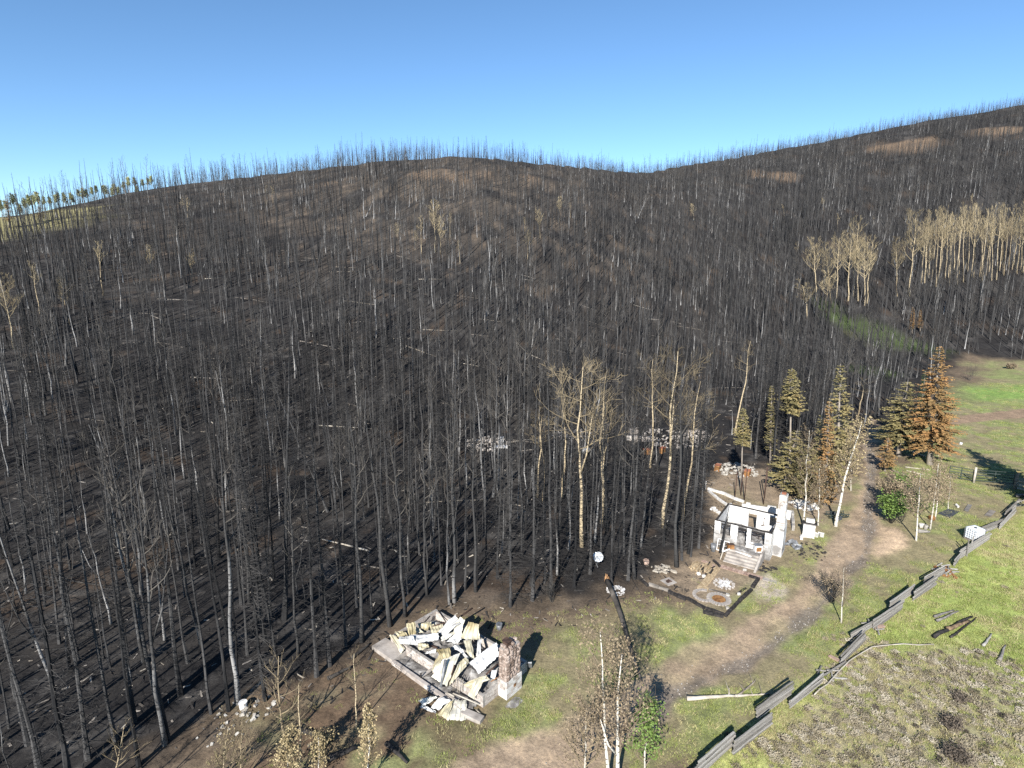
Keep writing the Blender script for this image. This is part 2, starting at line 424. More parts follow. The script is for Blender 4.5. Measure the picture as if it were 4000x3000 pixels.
M['grass_dry'] = noise_mat('dry_grass', [(0.3, (0.24, 0.21, 0.10)), (0.7, (0.42, 0.375, 0.20))], 0.15, 3, 0.85, rand=0.5)
M['sage'] = noise_mat('grey_sagebrush', [(0.3, (0.20, 0.17, 0.115)), (0.6, (0.31, 0.27, 0.195)), (0.8, (0.42, 0.38, 0.30))], 1.5, 4, 0.9, rand=0.5)
M['sage_dark'] = noise_mat('dead_sagebrush', [(0.3, (0.045, 0.038, 0.032)), (0.7, (0.13, 0.105, 0.08))], 1.5, 4, 0.9, rand=0.5)

def metal_roof_mat(name, stops):
    return noise_mat(name, stops, 0.75, 6, 0.55, bump=0.12, bscale=5, rand=0.25, spec=0.4, metal=0.15)
M['roof_cream'] = metal_roof_mat('burnt_cream_roofing', [(0.28, (0.27, 0.225, 0.125)), (0.45, (0.45, 0.42, 0.315)), (0.7, (0.60, 0.59, 0.53))])
M['roof_white'] = metal_roof_mat('ash_white_roofing', [(0.28, (0.30, 0.295, 0.28)), (0.45, (0.50, 0.50, 0.485)), (0.7, (0.66, 0.66, 0.645))])
M['roof_yellow'] = metal_roof_mat('scorched_yellow_roofing', [(0.3, (0.22, 0.175, 0.085)), (0.5, (0.38, 0.335, 0.21)), (0.75, (0.52, 0.485, 0.37))])

# ------------------------------------------------------------------ the ground, split into forest floor, clearing, roads
P_CLEAR = world_poly([(60, 1900), (230, 1690), (380, 1612), (500, 1545), (560, 1510), (650, 1470), (760, 1425), (850, 1335), (900, 1300), (1050, 1300),
                      (1180, 1305), (1290, 1285), (1390, 1250), (1450, 1215), (1530, 1170), (1535, 1085), (1500, 1050), (1560, 1015), (1690, 1005), (1800, 1010),
                      (1850, 930), (1890, 925), (1985, 870), (2050, 790), (2085, 765), (2212, 778), (2500, 800), (2700, 1000), (2500, 1900)])
P_ROAD = world_poly([(900, 1760), (985, 1650), (1120, 1600), (1290, 1530), (1430, 1440), (1475, 1392), (1560, 1368), (1680, 1308), (1760, 1228), (1808, 1150), (1850, 1080),
                     (1868, 1000), (1864, 935), (1880, 905), (1900, 905), (1892, 945), (1898, 1000), (1897, 1080), (1906, 1140), (1872, 1212), (1805, 1300), (1742, 1356), (1642, 1432),
                     (1550, 1482), (1457, 1517), (1395, 1575), (1300, 1640), (1200, 1760)])
P_TRACK = world_poly([(2030, 920), (2075, 898), (2212, 882), (2420, 866), (2420, 888), (2212, 903), (2080, 914)])
P_SAND = world_poly([(1893, 1162), (1905, 1140), (1940, 1144), (1962, 1165), (1955, 1185), (1930, 1196), (1893, 1203), (1880, 1195)])
P_GRAVEL = world_poly([(1620, 1265), (1660, 1238), (1700, 1262), (1712, 1280), (1680, 1300), (1640, 1290)])
P_FIELD = world_poly([(1500, 1690), (1580, 1622), (1700, 1510), (1850, 1372), (1990, 1275), (2060, 1215), (2140, 1155), (2230, 1090), (2700, 1050), (2600, 1900), (1450, 1900)])
P_SAGE = world_poly([(1640, 1640), (1700, 1520), (1790, 1450), (1900, 1405), (2010, 1380), (2110, 1405), (2180, 1440), (2260, 1560), (2300, 1700), (1700, 1720)])
P_UPPER = world_poly([(2050, 880), (2060, 815), (2120, 830), (2212, 825), (2450, 830), (2450, 865), (2212, 880)])
P_YARD = world_poly([(1530, 1170), (1535, 1085), (1500, 1050), (1560, 1015), (1690, 1005), (1800, 1010), (1850, 960), (1850, 1080), (1760, 1150), (1690, 1210), (1640, 1250), (1568, 1335), (1380, 1256)])

def axis(lo, hi, f0, f1, step, grow, mx):
    a = list(np.arange(f0, f1 + 1e-6, step))
    s = step; p = f1
    while p < hi: s = min(s * grow, mx); p += s; a.append(p)
    s = step; p = f0; b = []
    while p > lo: s = min(s * grow, mx); p -= s; b.append(p)
    return np.array(b[::-1] + a)

gx = axis(-700, 1100, -42, 82, 0.4, 1.05, 9.0)
gy = axis(6, 1100, 18, 100, 0.4, 1.05, 9.0)
XX, YY = np.meshgrid(gx, gy)
ZZ = hz(XX, YY)
jit = (fbm(XX / 1.7, YY / 1.7, 40, 3) - 0.5)
jit2 = (fbm(XX / 6.0, YY / 6.0, 47, 3) - 0.5)
d_clear = sdf(P_CLEAR, XX, YY) + jit * 3.0 + jit2 * 4.0
d_road = sdf(P_ROAD, XX, YY) + jit * 1.3
d_track = sdf(P_TRACK, XX, YY) + jit * 1.0
d_sand = sdf(P_SAND, XX, YY) + jit * 1.0
d_grav = sdf(P_GRAVEL, XX, YY) + jit * 1.0
d_field = sdf(P_FIELD, XX, YY) + jit * 1.0
d_sage = sdf(P_SAGE, XX, YY) + jit * 3.0
d_upper = sdf(P_UPPER, XX, YY) + jit2 * 6.0
d_yard = sdf(P_YARD, XX, YY) + jit * 2.0 + jit2 * 2.0
ZZ = ZZ - 0.10 * sstep(0.6, -1.2, d_road)          # the road is worn in a little

def mix(A, c, m):
    return A * (1 - m[..., None]) + np.array(c) * m[..., None]
big = fbm(XX / 9.0, YY / 9.0, 21, 4); fine = fbm(XX / 1.6, YY / 1.6, 31, 4); mid = fbm(XX / 4.0, YY / 4.0, 61, 3)
C = np.zeros(XX.shape + (3,)) + np.array((0.0215, 0.0203, 0.0202))
C = mix(C, (0.030, 0.0275, 0.0258), sstep(0.45, 0.7, big))
C = mix(C, (0.070, 0.066, 0.062), sstep(0.58, 0.74, fine) * 0.6)
C = mix(C, (0.095, 0.066, 0.044), sstep(0.66, 0.78, mid) * 0.4)

rr = np.hypot(XX, YY)
# warmer, browner soil on the open tops of the hills
def spot(px, py, rx, col, amt, seed=5):
    global C
    p = G(px, py)
    d = np.hypot(XX - p.x, (YY - p.y) * 0.7) / rx + jit2 * 1.2
    C = mix(C, col, sstep(1.0, 0.35, d) * amt)
spot(1780 + 0, 337, 30, (0.17, 0.115, 0.07), 0.0)
for px, py, rx in ((950, 372, 10), (1040, 378, 11), (905, 376, 8), (1000, 386, 10), (1945, 318, 24), (1990, 305, 16), (2160, 284, 22), (1640, 376, 10), (1690, 380, 12), (1150, 388, 8), (700, 400, 8)):
    spot(px, py, rx, (0.19, 0.135, 0.09), 0.75)
_sl = np.clip(1 - np.abs(np.degrees(np.arctan2(XX, np.maximum(YY, 1))) + 10) / 30, 0, 1) * sstep(120, 240, rr)
C = mix(C, (0.085, 0.070, 0.056), np.minimum(1, _sl * 1.5) * sstep(.35, .6, big) * .6)
C = mix(C, (0.125, 0.10, 0.076), np.minimum(1, _sl * 1.5) * sstep(.58, .72, mid) * .7)
# clearing: scorched brown, then living grass
inC = sstep(1.5, -2.5, d_clear)
C = mix(C, (0.115, 0.088, 0.062), inC)
g_amt = sstep(-2.0, -9.0, d_clear + jit2 * 8)
grass = sstep(0.40, 0.58, 0.55 * mid + 0.45 * fine)
C = mix(C, (0.195, 0.170, 0.098), inC * g_amt * 0.85)
C = mix(C, (0.15, 0.182, 0.066), inC * g_amt * grass * 0.75)
# the scorched brown corner below the forest on the left, and the yard round the white house
brown = np.exp(-(((XX + 9.5) / 7.5) ** 2 + ((YY - 27.5) / 6.5) ** 2))
C = mix(C, (0.105, 0.074, 0.050), np.clip(brown * 1.3, 0, 1) * inC * sstep(0.72, 0.45, fine))
C = mix(C, (0.190, 0.148, 0.105), sstep(0.5, -1.5, d_yard) * (0.75 + 0.25 * sstep(0.70, 0.40, mid)))
# meadow beyond the rail fence
fld = sstep(0.6, -0.6, d_field)
C = mix(C, (0.28, 0.295, 0.108), fld)
C = mix(C, (0.215, 0.255, 0.078), fld * sstep(0.42, 0.62, big))
C = mix(C, (0.290, 0.250, 0.135), fld * sstep(0.50, 0.70, mid) * 0.7)
C = mix(C, (0.235, 0.205, 0.13), sstep(1.0, -2.0, d_sage) * 0.8)
up = sstep(2.0, -6.0, d_upper)
C = mix(C, (0.145, 0.215, 0.06), up * (0.55 + 0.45 * sstep(0.4, 0.6, big)))
C = mix(C, (0.21, 0.20, 0.085), up * sstep(0.55, 0.7, mid) * 0.6)
for px, py, rx in ((10, 480, 22), (60, 472, 20), (110, 462, 16), (150, 455, 12)):
    spot(px, py + 4, rx, (0.22, 0.20, 0.10), 0.9)
# green seeps inside the forest on the right
for px, py, rx in ((1850, 705, 10), (1930, 735, 9), (1975, 745, 8), (1885, 803, 6), (1790, 665, 6), (1820, 690, 5)):
    spot(px, py, rx, (0.06, 0.085, 0.028), 0.55)
# gravel apron, sand heap, roads
C = mix(C, (0.30, 0.26, 0.205), sstep(0.4, -0.5, d_grav))
rd = sstep(0.4, -0.4, d_road)
C = mix(C, (0.25, 0.19, 0.133), rd * (0.7 + 0.3 * sstep(0.7, 0.35, mid)))
C = mix(C, (0.262, 0.20, 0.142), rd * sstep(0.45, 0.7, big) * 0.8)
# the stony washed-out wheel track along the road's lower side
TRK = world_poly([(1880, 960), (1884, 1040), (1876, 1100), (1878, 1150), (1880, 1190), (1845, 1230), (1800, 1280), (1730, 1345), (1640, 1415), (1540, 1462), (1450, 1500), (1380, 1560)])
dt = np.full(XX.shape, 1e9)
for i in range(len(TRK) - 1):
    ax, ay = TRK[i]; bx, by = TRK[i + 1]; ex, ey = bx - ax, by - ay
    t = np.clip(((XX - ax) * ex + (YY - ay) * ey) / (ex * ex + ey * ey), 0, 1)
    dt = np.minimum(dt, np.hypot(XX - ax - t * ex, YY - ay - t * ey))
trk = sstep(0.75, 0.25, dt + jit * 1.6) * rd
C = mix(C, (0.125, 0.11, 0.094), trk * 0.75)
ZZ = ZZ - 0.07 * trk
C = mix(C, (0.20, 0.145, 0.10), sstep(0.35, -0.35, d_track))
sd_ = sstep(0.5, -0.5, d_sand)
C = mix(C, (0.36, 0.27, 0.185), sd_)
ZZ = ZZ + 0.35 * sstep(0.2, -2.2, d_sand)
C = C * ((0.82 + 0.36 * fine) * (1.1 + 0.16 * inC))[..., None]

ny, nx = XX.shape
Vall = np.stack([XX, YY, ZZ], -1).reshape(-1, 3)
Call = np.concatenate([np.clip(C, 0.004, 0.9).reshape(-1, 3), np.ones((nx * ny, 1))], 1)
ii, jj = np.meshgrid(np.arange(nx - 1), np.arange(ny - 1))
a0 = (jj * nx + ii).ravel()
quads = np.stack([a0, a0 + 1, a0 + nx + 1, a0 + nx], 1)
def fc(A): return (A[:-1, :-1] + A[1:, :-1] + A[:-1, 1:] + A[1:, 1:]).ravel() / 4
is_road = fc(d_road) < 0
is_track = fc(d_track) < 0
is_clear = fc(d_clear) < 0

def sheet(name, sel):
    q = quads[sel]
    used = np.unique(q)
    remap = np.zeros(nx * ny, np.int64); remap[used] = np.arange(len(used))
    q = remap[q]
    me = bpy.data.meshes.new(name)
    me.vertices.add(len(used)); me.vertices.foreach_set('co', Vall[used].ravel().astype(np.float32))
    me.loops.add(q.size); me.loops.foreach_set('vertex_index', q.ravel().astype(np.int32))
    me.polygons.add(len(q)); me.polygons.foreach_set('loop_start', np.arange(0, q.size, 4, dtype=np.int32))
    me.update(calc_edges=True)
    at = me.color_attributes.new('Col', 'FLOAT_COLOR', 'POINT')
    at.data.foreach_set('color', Call[used].ravel().astype(np.float32))
    me.materials.append(M['ground']); me.shade_smooth()
    o = bpy.data.objects.new(name, me); link(o); o['kind'] = 'structure'
    return o
sheet('dirt_road', is_road)
sheet('dirt_track', is_track & ~is_road)
sheet('meadow_ground', is_clear & ~is_road & ~is_track)
sheet('forest_floor', ~is_clear & ~is_road & ~is_track)

# ------------------------------------------------------------------ tree builders (each returns the meshes of a tree's parts)
def wob_trunk(r_, h, r0, r1, n=9, bend=0.25, lean=0.0):
    ax = r_.uniform(0, 6.28); pts = []; rad = []
    ox = oy = 0.0
    for i in range(n):
        t = i / (n - 1)
        pts.append(Vector((ox + lean * t * t * h * math.cos(ax), oy + lean * t * t * h * math.sin(ax), t * h - (0.25 if i == 0 else 0))))
        rad.append((r0 * (1 - t) + r1 * t) * (1.0 + 0.55 * max(0, 0.07 - t) / 0.07))
        ox += r_.uniform(-bend, bend) * h / 40; oy += r_.uniform(-bend, bend) * h / 40
    return pts, rad

def at_t(pts, t):
    f = t * (len(pts) - 1); i = min(int(f), len(pts) - 2); k = f - i
    return pts[i].lerp(pts[i + 1], k)

def charred_conifer(seed, h=15.0, nb=110, blen=1.1, lo=0.12, droop=0.35, r0=0.13, twig=0.011, sub=2, sides=6):
    r_ = random.Random(seed)
    tr = MB(); pts, rad = wob_trunk(r_, h, r0, 0.018, 9, 0.2)
    tr.tube(pts, rad, sides)
    br = MB()
    for k in range(nb):
        t = lo + (0.985 - lo) * (r_.random() ** 0.85)
        p = at_t(pts, t)
        L = blen * (1.12 - 0.85 * t) * r_.uniform(0.35, 1.25)
        th = r_.uniform(0, 6.283); dz = r_.uniform(-droop, droop * 0.6)
        d = Vector((math.cos(th), math.sin(th), dz))
        e1 = p + d * L * 0.55; e2 = p + d * L + Vector((0, 0, L * r_.uniform(-0.22, 0.30)))
        br.tube([p, e1, e2], [twig * 1.5, twig, twig * 0.45], 3, cap=False)
        for _ in range(sub):
            if L < 0.35: break
            q = p.lerp(e2, r_.uniform(0.35, 0.9)); a = th + r_.choice((-1, 1)) * r_.uniform(0.5, 1.1)
            br.tube([q, q + Vector((math.cos(a), math.sin(a), r_.uniform(-0.45, 0.3))) * L * r_.uniform(0.2, 0.42)], [twig * 0.8, twig * 0.4], 3, cap=False)
    return tr, br

def grow(r_, mb, p, d, L, r, lev, maxlev, tips, spread=0.55, up=0.25, kids=(2, 4), sides=4, rmin=0.006):
    n = 4 if lev < 2 else 3
    pts = [p]; rad = [r]; dd = d.copy(); q = p.copy()
    for i in range(1, n + 1):
        dd = (dd + Vector((r_.uniform(-.22, .22), r_.uniform(-.22, .22), r_.uniform(-.1, .2) + up * 0.25))).normalized()
        q = q + dd * (L / n); pts.append(q.copy()); rad.append(max(rmin, r * (1 - 0.62 * i / n)))
    mb.tube(pts, rad, max(3, sides - lev), cap=False)
    tips.append((pts[-1], dd.copy()))
    if lev >= maxlev: return
    for k in range(r_.randint(*kids)):
        t = r_.uniform(0.3, 1.0)
        b = at_t(pts, t)
        th = r_.uniform(0, 6.283); sp = r_.uniform(0.6, 1.3) * spread
        o = dd.orthogonal().normalized(); o.rotate(Quaternion(dd, th))
        nd = (dd * (1 - 0.3 * sp) + o * sp + Vector((0, 0, up * 0.3))).normalized()
        grow(r_, mb, b, nd, L * r_.uniform(0.45, 0.72), max(rmin, r * (1 - 0.6 * t) * 0.7), lev + 1, maxlev, tips, spread, up, kids, sides, rmin)

def aspen(seed, h=14.0, r0=0.15, crown=0.55, nb=13, blen=2.2, maxlev=2, bend=0.5, lean=0.0, spread=0.6, rise=0.5, kids=(2, 4), fork=False, sides=7, rmin=0.007):
    r_ = random.Random(seed)
    tr = MB(); pts, rad = wob_trunk(r_, h, r0, 0.022, 10, bend, lean)
    tr.tube(pts, rad, sides)
    br = MB(); tips = []
    for k in range(nb):
        t = crown + (0.98 - crown) * (k + r_.random()) / nb
        p = at_t(pts, t); th = k * 2.4 + r_.uniform(-.5, .5)
        d = Vector((math.cos(th), math.sin(th), rise + r_.uniform(-.15, .4))).normalized()
        rb = (r0 * (1 - t) + 0.022) * 0.55
        grow(r_, br, p, d, blen * r_.uniform(0.7, 1.2) * (1.15 - 0.6 * (t - crown) / (1 - crown)), rb, 0, maxlev, tips, spread, rise, kids, 5, rmin)
    if fork:
        p = at_t(pts, crown * 0.8); th = r_.uniform(0, 6.28)
        fp = [p, p + Vector((math.cos(th) * .6, math.sin(th) * .6, h * 0.12)), p + Vector((math.cos(th) * 1.1, math.sin(th) * 1.1, h * 0.34))]
        tr.tube(fp, [r0 * 0.5, r0 * 0.4, 0.02], 5)
        for k in range(4):
            b = at_t(fp, r_.uniform(.5, 1)); th = r_.uniform(0, 6.28)
            grow(r_, br, b, Vector((math.cos(th), math.sin(th), .8)).normalized(), blen * .7, .02, 1, maxlev, tips, spread, rise, kids, 5, rmin)
    return tr, br, tips

def leaves(seed, tips, per=6, size=0.09, spread=0.35):
    r_ = random.Random(seed); mb = MB()
    for p, d in tips:
        for k in range(per):
            q = p - d * r_.uniform(0, spread * 1.6) + Vector((r_.gauss(0, spread * .5), r_.gauss(0, spread * .5), r_.gauss(0, spread * .45)))
            a = Vector((r_.gauss(0, 1), r_.gauss(0, 1), r_.gauss(0, 1))).normalized(); b = a.orthogonal().normalized()
            s_ = size * r_.uniform(.6, 1.3)
            mb.add([q - a * s_, q + b * s_ * .6, q + a * s_, q - b * s_ * .6], [(0, 1, 2, 3)])
    return mb

def fir(seed, h=14.0, R=3.0, lo=0.12, dens=1.0, r0=0.24, power=0.8):
    r_ = random.Random(seed)
    tr = MB(); pts, rad = wob_trunk(r_, h, r0, 0.02, 8, 0.1)
    tr.tube(pts, rad, 8)
    cr = MB(); bb = MB()
    nl = int(h * 3.4 * dens)
    for i in range(nl):
        t = lo + (0.995 - lo) * (i + r_.random() * .8) / nl
        base = at_t(pts, t)
        nbr = 9 if t < 0.75 else 6
        for k in range(nbr):
            if r_.random() < 0.2: continue
            L = R * ((1 - t) / (1 - lo)) ** power * r_.uniform(0.55, 1.15) + 0.12
            if t < lo + 0.1: L *= r_.uniform(0.6, 1.0)
            th = r_.uniform(0, 6.283); dz = 0.30 * t - 0.32 + r_.uniform(-.16, .14)
            d = Vector((math.cos(th), math.sin(th), dz)).normalized()
            tip = base + d * L + Vector((0, 0, 0.10 * L))
            if r_.random() < .5: bb.tube([base, base + d * L * .6, tip], [.028, .018, .006], 3, cap=False)
            side = Vector((-math.sin(th), math.cos(th), 0))
            nc = max(3, int(L / 0.21))
            for c in range(nc):
                u = 0.22 + 0.78 * (c + r_.random()) / nc
                q = base.lerp(tip, u)
                w = min(0.55, 0.22 + 0.30 * L * (1 - u) * 0.6)
                for sgn in (-1, 1):
                    a = (d * r_.uniform(.5, 1) + side * sgn * r_.uniform(.4, 1.1) + Vector((0, 0, r_.uniform(-.25, .22)))).normalized()
                    n = Vector((r_.uniform(-.5, .5), r_.uniform(-.5, .5), 1)).normalized().cross(a).normalized()
                    s1 = w * r_.uniform(.7, 1.25); s2 = s1 * r_.uniform(.22, .42)
                    cr.add([q, q + a * s1 * .55 + n * s2, q + a * s1 + Vector((0, 0, r_.uniform(-.06, .06))), q + a * s1 * .55 - n * s2], [(0, 1, 2, 3)])
    return tr, cr, bb

TREE_NO = [0]
def place_tree(name, meshes, loc, rz, sc, label, cat, group=None, tilt=(0, 0)):
    """meshes: list of (part name, mesh[, sub part name, mesh])"""
    o = empty(name, loc); o.rotation_euler = (tilt[0], tilt[1], rz)
    o.scale = (sc, sc, sc) if isinstance(sc, (int, float)) else sc
    tag(o, label, cat, group)
    for part, me in meshes:
        c = bpy.data.objects.new(part, me); link(c, o)
    return o

# prototypes: charred conifers, scorched aspens, tan aspens
CON = []
for k in range(12):
    st = k % 4
    if st == 0: a = dict(h=15, nb=250, blen=1.6, lo=0.04, droop=.5, r0=.115, sub=3, twig=.013)          # spruce with a full skirt of twigs
    elif st == 1: a = dict(h=16, nb=75, blen=0.8, lo=0.25, droop=.3, r0=.10)           # lodgepole
    elif st == 2: a = dict(h=14, nb=40, blen=0.7, lo=0.4, droop=.3, r0=.085)            # nearly bare pole
    else: a = dict(h=17, nb=170, blen=1.2, lo=0.1, droop=.45, r0=.125, sub=3, twig=.012)
    tr, br = charred_conifer(100 + k, **a)
    CON.append((tr.mesh('charred_trunk', M['char']), br.mesh('charred_branches', M['chartwig']), a['h']))
ASP = []
for k in range(9):
    tr, br, _ = aspen(200 + k, h=14 + (k % 3), r0=.105 + .018 * (k % 3), crown=.5 + .06 * (k % 3), nb=9 + k % 5, blen=1.7, maxlev=2, bend=.42, kids=(1, 3), fork=(k % 3 == 0), rise=.5)
    ASP.append((tr.mesh('scorched_trunk', M['ash_aspen'], True), br.mesh('scorched_branches', M['ash_twig']), 14 + (k % 3)))
TAN = []
for k in range(8):
    wide = k % 2 == 0
    tr, br, _ = aspen(300 + k, h=15, r0=.17, crown=.52 if wide else .62, nb=11 if wide else 9, blen=2.9 if wide else 1.9, maxlev=3 if wide else 2, bend=.7, kids=(2, 4), fork=(k % 4 == 0), rise=.22, spread=.8, rmin=.009)
    TAN.append((tr.mesh('tan_trunk', M['tan_aspen'], True), br.mesh('tan_branches', M['tan_twig']), 15))

M['tan_twig_bright'] = noise_mat('pale_tan_twigs', [(0.3, (0.20, 0.16, 0.095)), (0.7, (0.38, 0.31, 0.19))], 0.6, 2, 0.95, rand=0.3)
TANR = []
for k in range(6):
    wide = k < 4
    tr, br, _ = aspen(350 + k, h=15, r0=.17, crown=.45 if wide else .6, nb=19 if wide else 13, blen=2.8 if wide else 1.9, maxlev=3, bend=.5, kids=(2, 4) if wide else (2, 3), rise=.5, spread=.6, rmin=.012)
    TANR.append((tr.mesh('tan_trunk', M['tan_aspen'], True), br.mesh('tan_branches', M['tan_twig_bright']), 15))

# ------------------------------------------------------------------ forest: where the trees stand
def forest_points(cell, rmin, rmax_pad, azl, azr):
    pts = []
    xs = np.arange(-360, 780, cell); ys = np.arange(14, 780, cell)
    X, Y = np.meshgrid(xs, ys)
    X = X + nrg.uniform(-.48, .48, X.shape) * cell; Y = Y + nrg.uniform(-.48, .48, X.shape) * cell
    X = X.ravel(); Y = Y.ravel()
    r = np.hypot(X, Y); az = np.degrees(np.arctan2(X, Y))
    R = np.interp(az, _az, _rr)
    k = (az > azl) & (az < azr) & (r > rmin) & (r < R + rmax_pad)
    X = X[k]; Y = Y[k]
    dc = sdf(P_CLEAR, X, Y)
    k = (dc > 0.7) & ~((Y < 42) & (X > -4))
    return X[k], Y[k]
FX, FY = forest_points(1.72, 24, 14, -52, 52)
dens = 0.55 * fbm(FX / 16.0, FY / 16.0, 77, 3) + 0.45 * fbm(FX / 6.0, FY / 6.0, 78, 2)
keep = nrg.random(FX.shape) < np.clip(0.30 + 2.3 * (dens - 0.32), 0.12, 1.0)
def thin(px, py, rad, frac=0.0):
    global keep
    p = G(px, py); keep &= (np.hypot(FX - p.x, FY - p.y) > rad) | (nrg.random(FX.shape) < frac)
# open patches: burnt-down cabins in the wood, bare hilltops, seeps
for px, py, rad, fr in ((1095, 958, 6, .1), (1450, 950, 9, .1), (1270, 945, 5, .15), (1380, 1060, 6, .35), (1600, 1015, 4, .1), (1560, 900, 8, .15), (1945, 318, 22, .05), (1990, 305, 13, .15), (2160, 284, 19, .2), (955, 372, 9, .3), (1040, 378, 10, .3),
                        (1850, 705, 7, .3), (1930, 735, 7, .3), (700, 1180, 5, .6), (330, 1000, 7, .55), (600, 1000, 6, .6), (60, 1160, 8, .6), (2120, 745, 6, .3), (40, 466, 14, .3)):
    thin(px, py, rad, fr)
# far trees a little closer together, nearer ones more open
FXr = np.hypot(FX, FY)
keep &= nrg.random(FX.shape) < np.interp(FXr, [30, 60, 100, 150, 300, 420, 650], [0.92, 0.95, 0.85, 0.62, 0.62, 0.58, 0.55])
_s = np.clip(1 - np.abs(np.degrees(np.arctan2(FX, FY)) + 12) / 26, 0, 1) * sstep(150, 230, FXr)
keep &= nrg.random(FX.shape) > .36 * np.minimum(1, _s * 1.6) * (FXr < np.interp(np.degrees(np.arctan2(FX, FY)), _az, _rr) - 25)
_a = np.degrees(np.arctan2(FX, FY)); _R = np.interp(_a, _az, _rr)
keep &= ~((_a < -20) & (FXr > _R - 35)) | (nrg.random(FX.shape) < np.interp(_a, [-42, -34, -20], [.22, .4, 1.0]))
FX = FX[keep]; FY = FY[keep]
# trees that stand where single trunks can be picked out in the picture: (x, y of the foot, kind)
FIXED = [(843, 1352, 'a'), (876, 1331, 'a'), (923, 1284, 'a'), (982, 1301, 'a'), (971, 1305, 'a'), (1102, 1311, 'c0'), (1004, 1274, 'c1'), (1028, 1278, 'a'), (782, 1386, 'a'), (514, 1519, 'a'),
         (391, 1502, 'c3'), (646, 1418, 'a'), (574, 1513, 'c0'), (712, 1438, 'c3'), (684, 1461, 'c0'), (747, 1396, 'c1'), (357, 1608, 'a'), (364, 1598, 'c1'), (494, 1536, 'c1'), (457, 1541, 'c2'),
         (344, 1536, 'a'), (406, 1432, 'c1'), (573, 1388, 'c3'), (1371, 1250, 'a'), (1462, 1224, 'a'), (1357, 1254, 'c0'), (1433, 1180, 'c0'), (1473, 1210, 'c1'), (1487, 1196, 'c0'), (1492, 1203, 'c2'),
         (1509, 1184, 'c0'), (1320, 1262, 'c0'), (1240, 1268, 'c0'), (1190, 1285, 'c3'), (1150, 1297, 'c0'), (1275, 1240, 'c0'), (83, 1660, 'c3'), (150, 1690, 'c3'), (60, 1610, 'c1'), (190, 1640, 'c0'),
         (250, 1600, 'c1'), (300, 1655, 'c1'), (290, 1560, 'c3'), (1075, 1250, 'c0'), (960, 1230, 'c0'), (1500, 1110, 'c0'), (1520, 1060, 'c3'), (1530, 1030, 'c0'), (1655, 985, 'c0'), (1690, 975, 'c3'),
         (1640, 960, 'c0'), (1720, 950, 'c0'), (1670, 1010, 'c0'), (1632, 990, 'c3'), (1648, 975, 'c0'), (1665, 965, 'c0'), (1680, 990, 'c0'), (1700, 960, 'c0'), (1715, 985, 'c4' if False else 'c0'), (1735, 970, 'c0'), (1655, 945, 'c0'), (1690, 940, 'c0'), (1760, 960, 'c0'), (1745, 940, 'c3')]
fixed = [(G(a, b), k) for a, b, k in FIXED]
fp = np.array([(p.x, p.y) for p, _ in fixed])
near = np.min(np.hypot(FX[:, None] - fp[None, :, 0], FY[:, None] - fp[None, :, 1]), 1) if len(FX) < 90000 else np.full(FX.shape, 9.)
k = near > 1.3
FX = FX[k]; FY = FY[k]
FZ = hz(FX, FY)
n = len(FX)
kindn = fbm(FX / 22.0 + 5, FY / 22.0, 91, 2)
az = np.degrees(np.arctan2(FX, FY)); FR = np.hypot(FX, FY)
p_asp = np.clip(0.27 + 1.2 * (kindn - 0.5), 0.06, 0.65)
is_asp = nrg.random(n) < p_asp
variant = np.where(is_asp, nrg.integers(0, len(ASP), n), nrg.integers(0, len(CON), n))
# along the front edge the skirted spruces are commoner
scale = np.clip(nrg.normal(0.74, 0.15, n), .42, 1.15) * np.where(nrg.random(n) < 0.2, 0.6, 1.0) * (0.78 + 0.42 * fbm(FX / 26.0, FY / 26.0, 55, 2))
scale = scale * np.interp(FR / np.interp(az, _az, _rr), [.84, .96], [1.0, .66]) * np.where(nrg.random(n) < .04, 1.3, 1.0)
rotz = nrg.uniform(0, 6.283, n)
tilt = nrg.normal(0, 0.035, (n, 2)) + (nrg.random((n, 1)) < .03) * nrg.normal(0, .22, (n, 2))
for (p, kd) in fixed:
    FX = np.append(FX, p.x); FY = np.append(FY, p.y); FZ = np.append(FZ, p.z)
    is_asp = np.append(is_asp, kd == 'a')
    variant = np.append(variant, rnd.randrange(len(ASP)) if kd == 'a' else int(kd[1]) + 4 * rnd.randrange(3))
    scale = np.append(scale, U(.85, 1.1)); rotz = np.append(rotz, U(0, 6.28)); tilt = np.vstack([tilt, [U(-.03, .03), U(-.03, .03)]])
sx, sy, dep = proj(FX, FY, FZ + 5.0)
inframe = (sx > -20) & (sx < 2232) & (sy < 1700)
FR = np.hypot(FX, FY)

def pick(sel, count):
    idx = np.where(sel & inframe)[0]
    return idx[np.argsort(FR[idx] / np.maximum(scale[idx], .3))][:count]
con_i = pick(~is_asp, 300)
asp_i = pick(is_asp, 300)
LAND = [(843, 1352, 'behind the collapsed cabin'), (500, 1500, 'at forest edge left of collapsed cabin'), (100, 1500, 'in the bottom left corner'), (1250, 1240, 'between collapsed cabin and white house'),
        (1480, 1190, 'left of the white house'), (1640, 985, 'behind the white house'), (200, 1150, 'on the burned slope at the left edge'), (650, 1150, 'on burned slope above collapsed cabin'),
        (1120, 1050, 'beside the burnt rubble in the wood'), (1450, 960, 'around the stone ruin in the wood'), (1790, 880, 'above the track between scorched firs')]
LANDP = [(G(a, b), t) for a, b, t in LAND]
def where(x, y):
    return min(LANDP, key=lambda q: (q[0].x - x) ** 2 + (q[0].y - y) ** 2)[1]
DES = {0: 'charred spruce with skirt of twigs', 1: 'charred pole pine with sparse twigs', 2: 'charred nearly bare pole', 3: 'tall charred conifer with bare branches'}
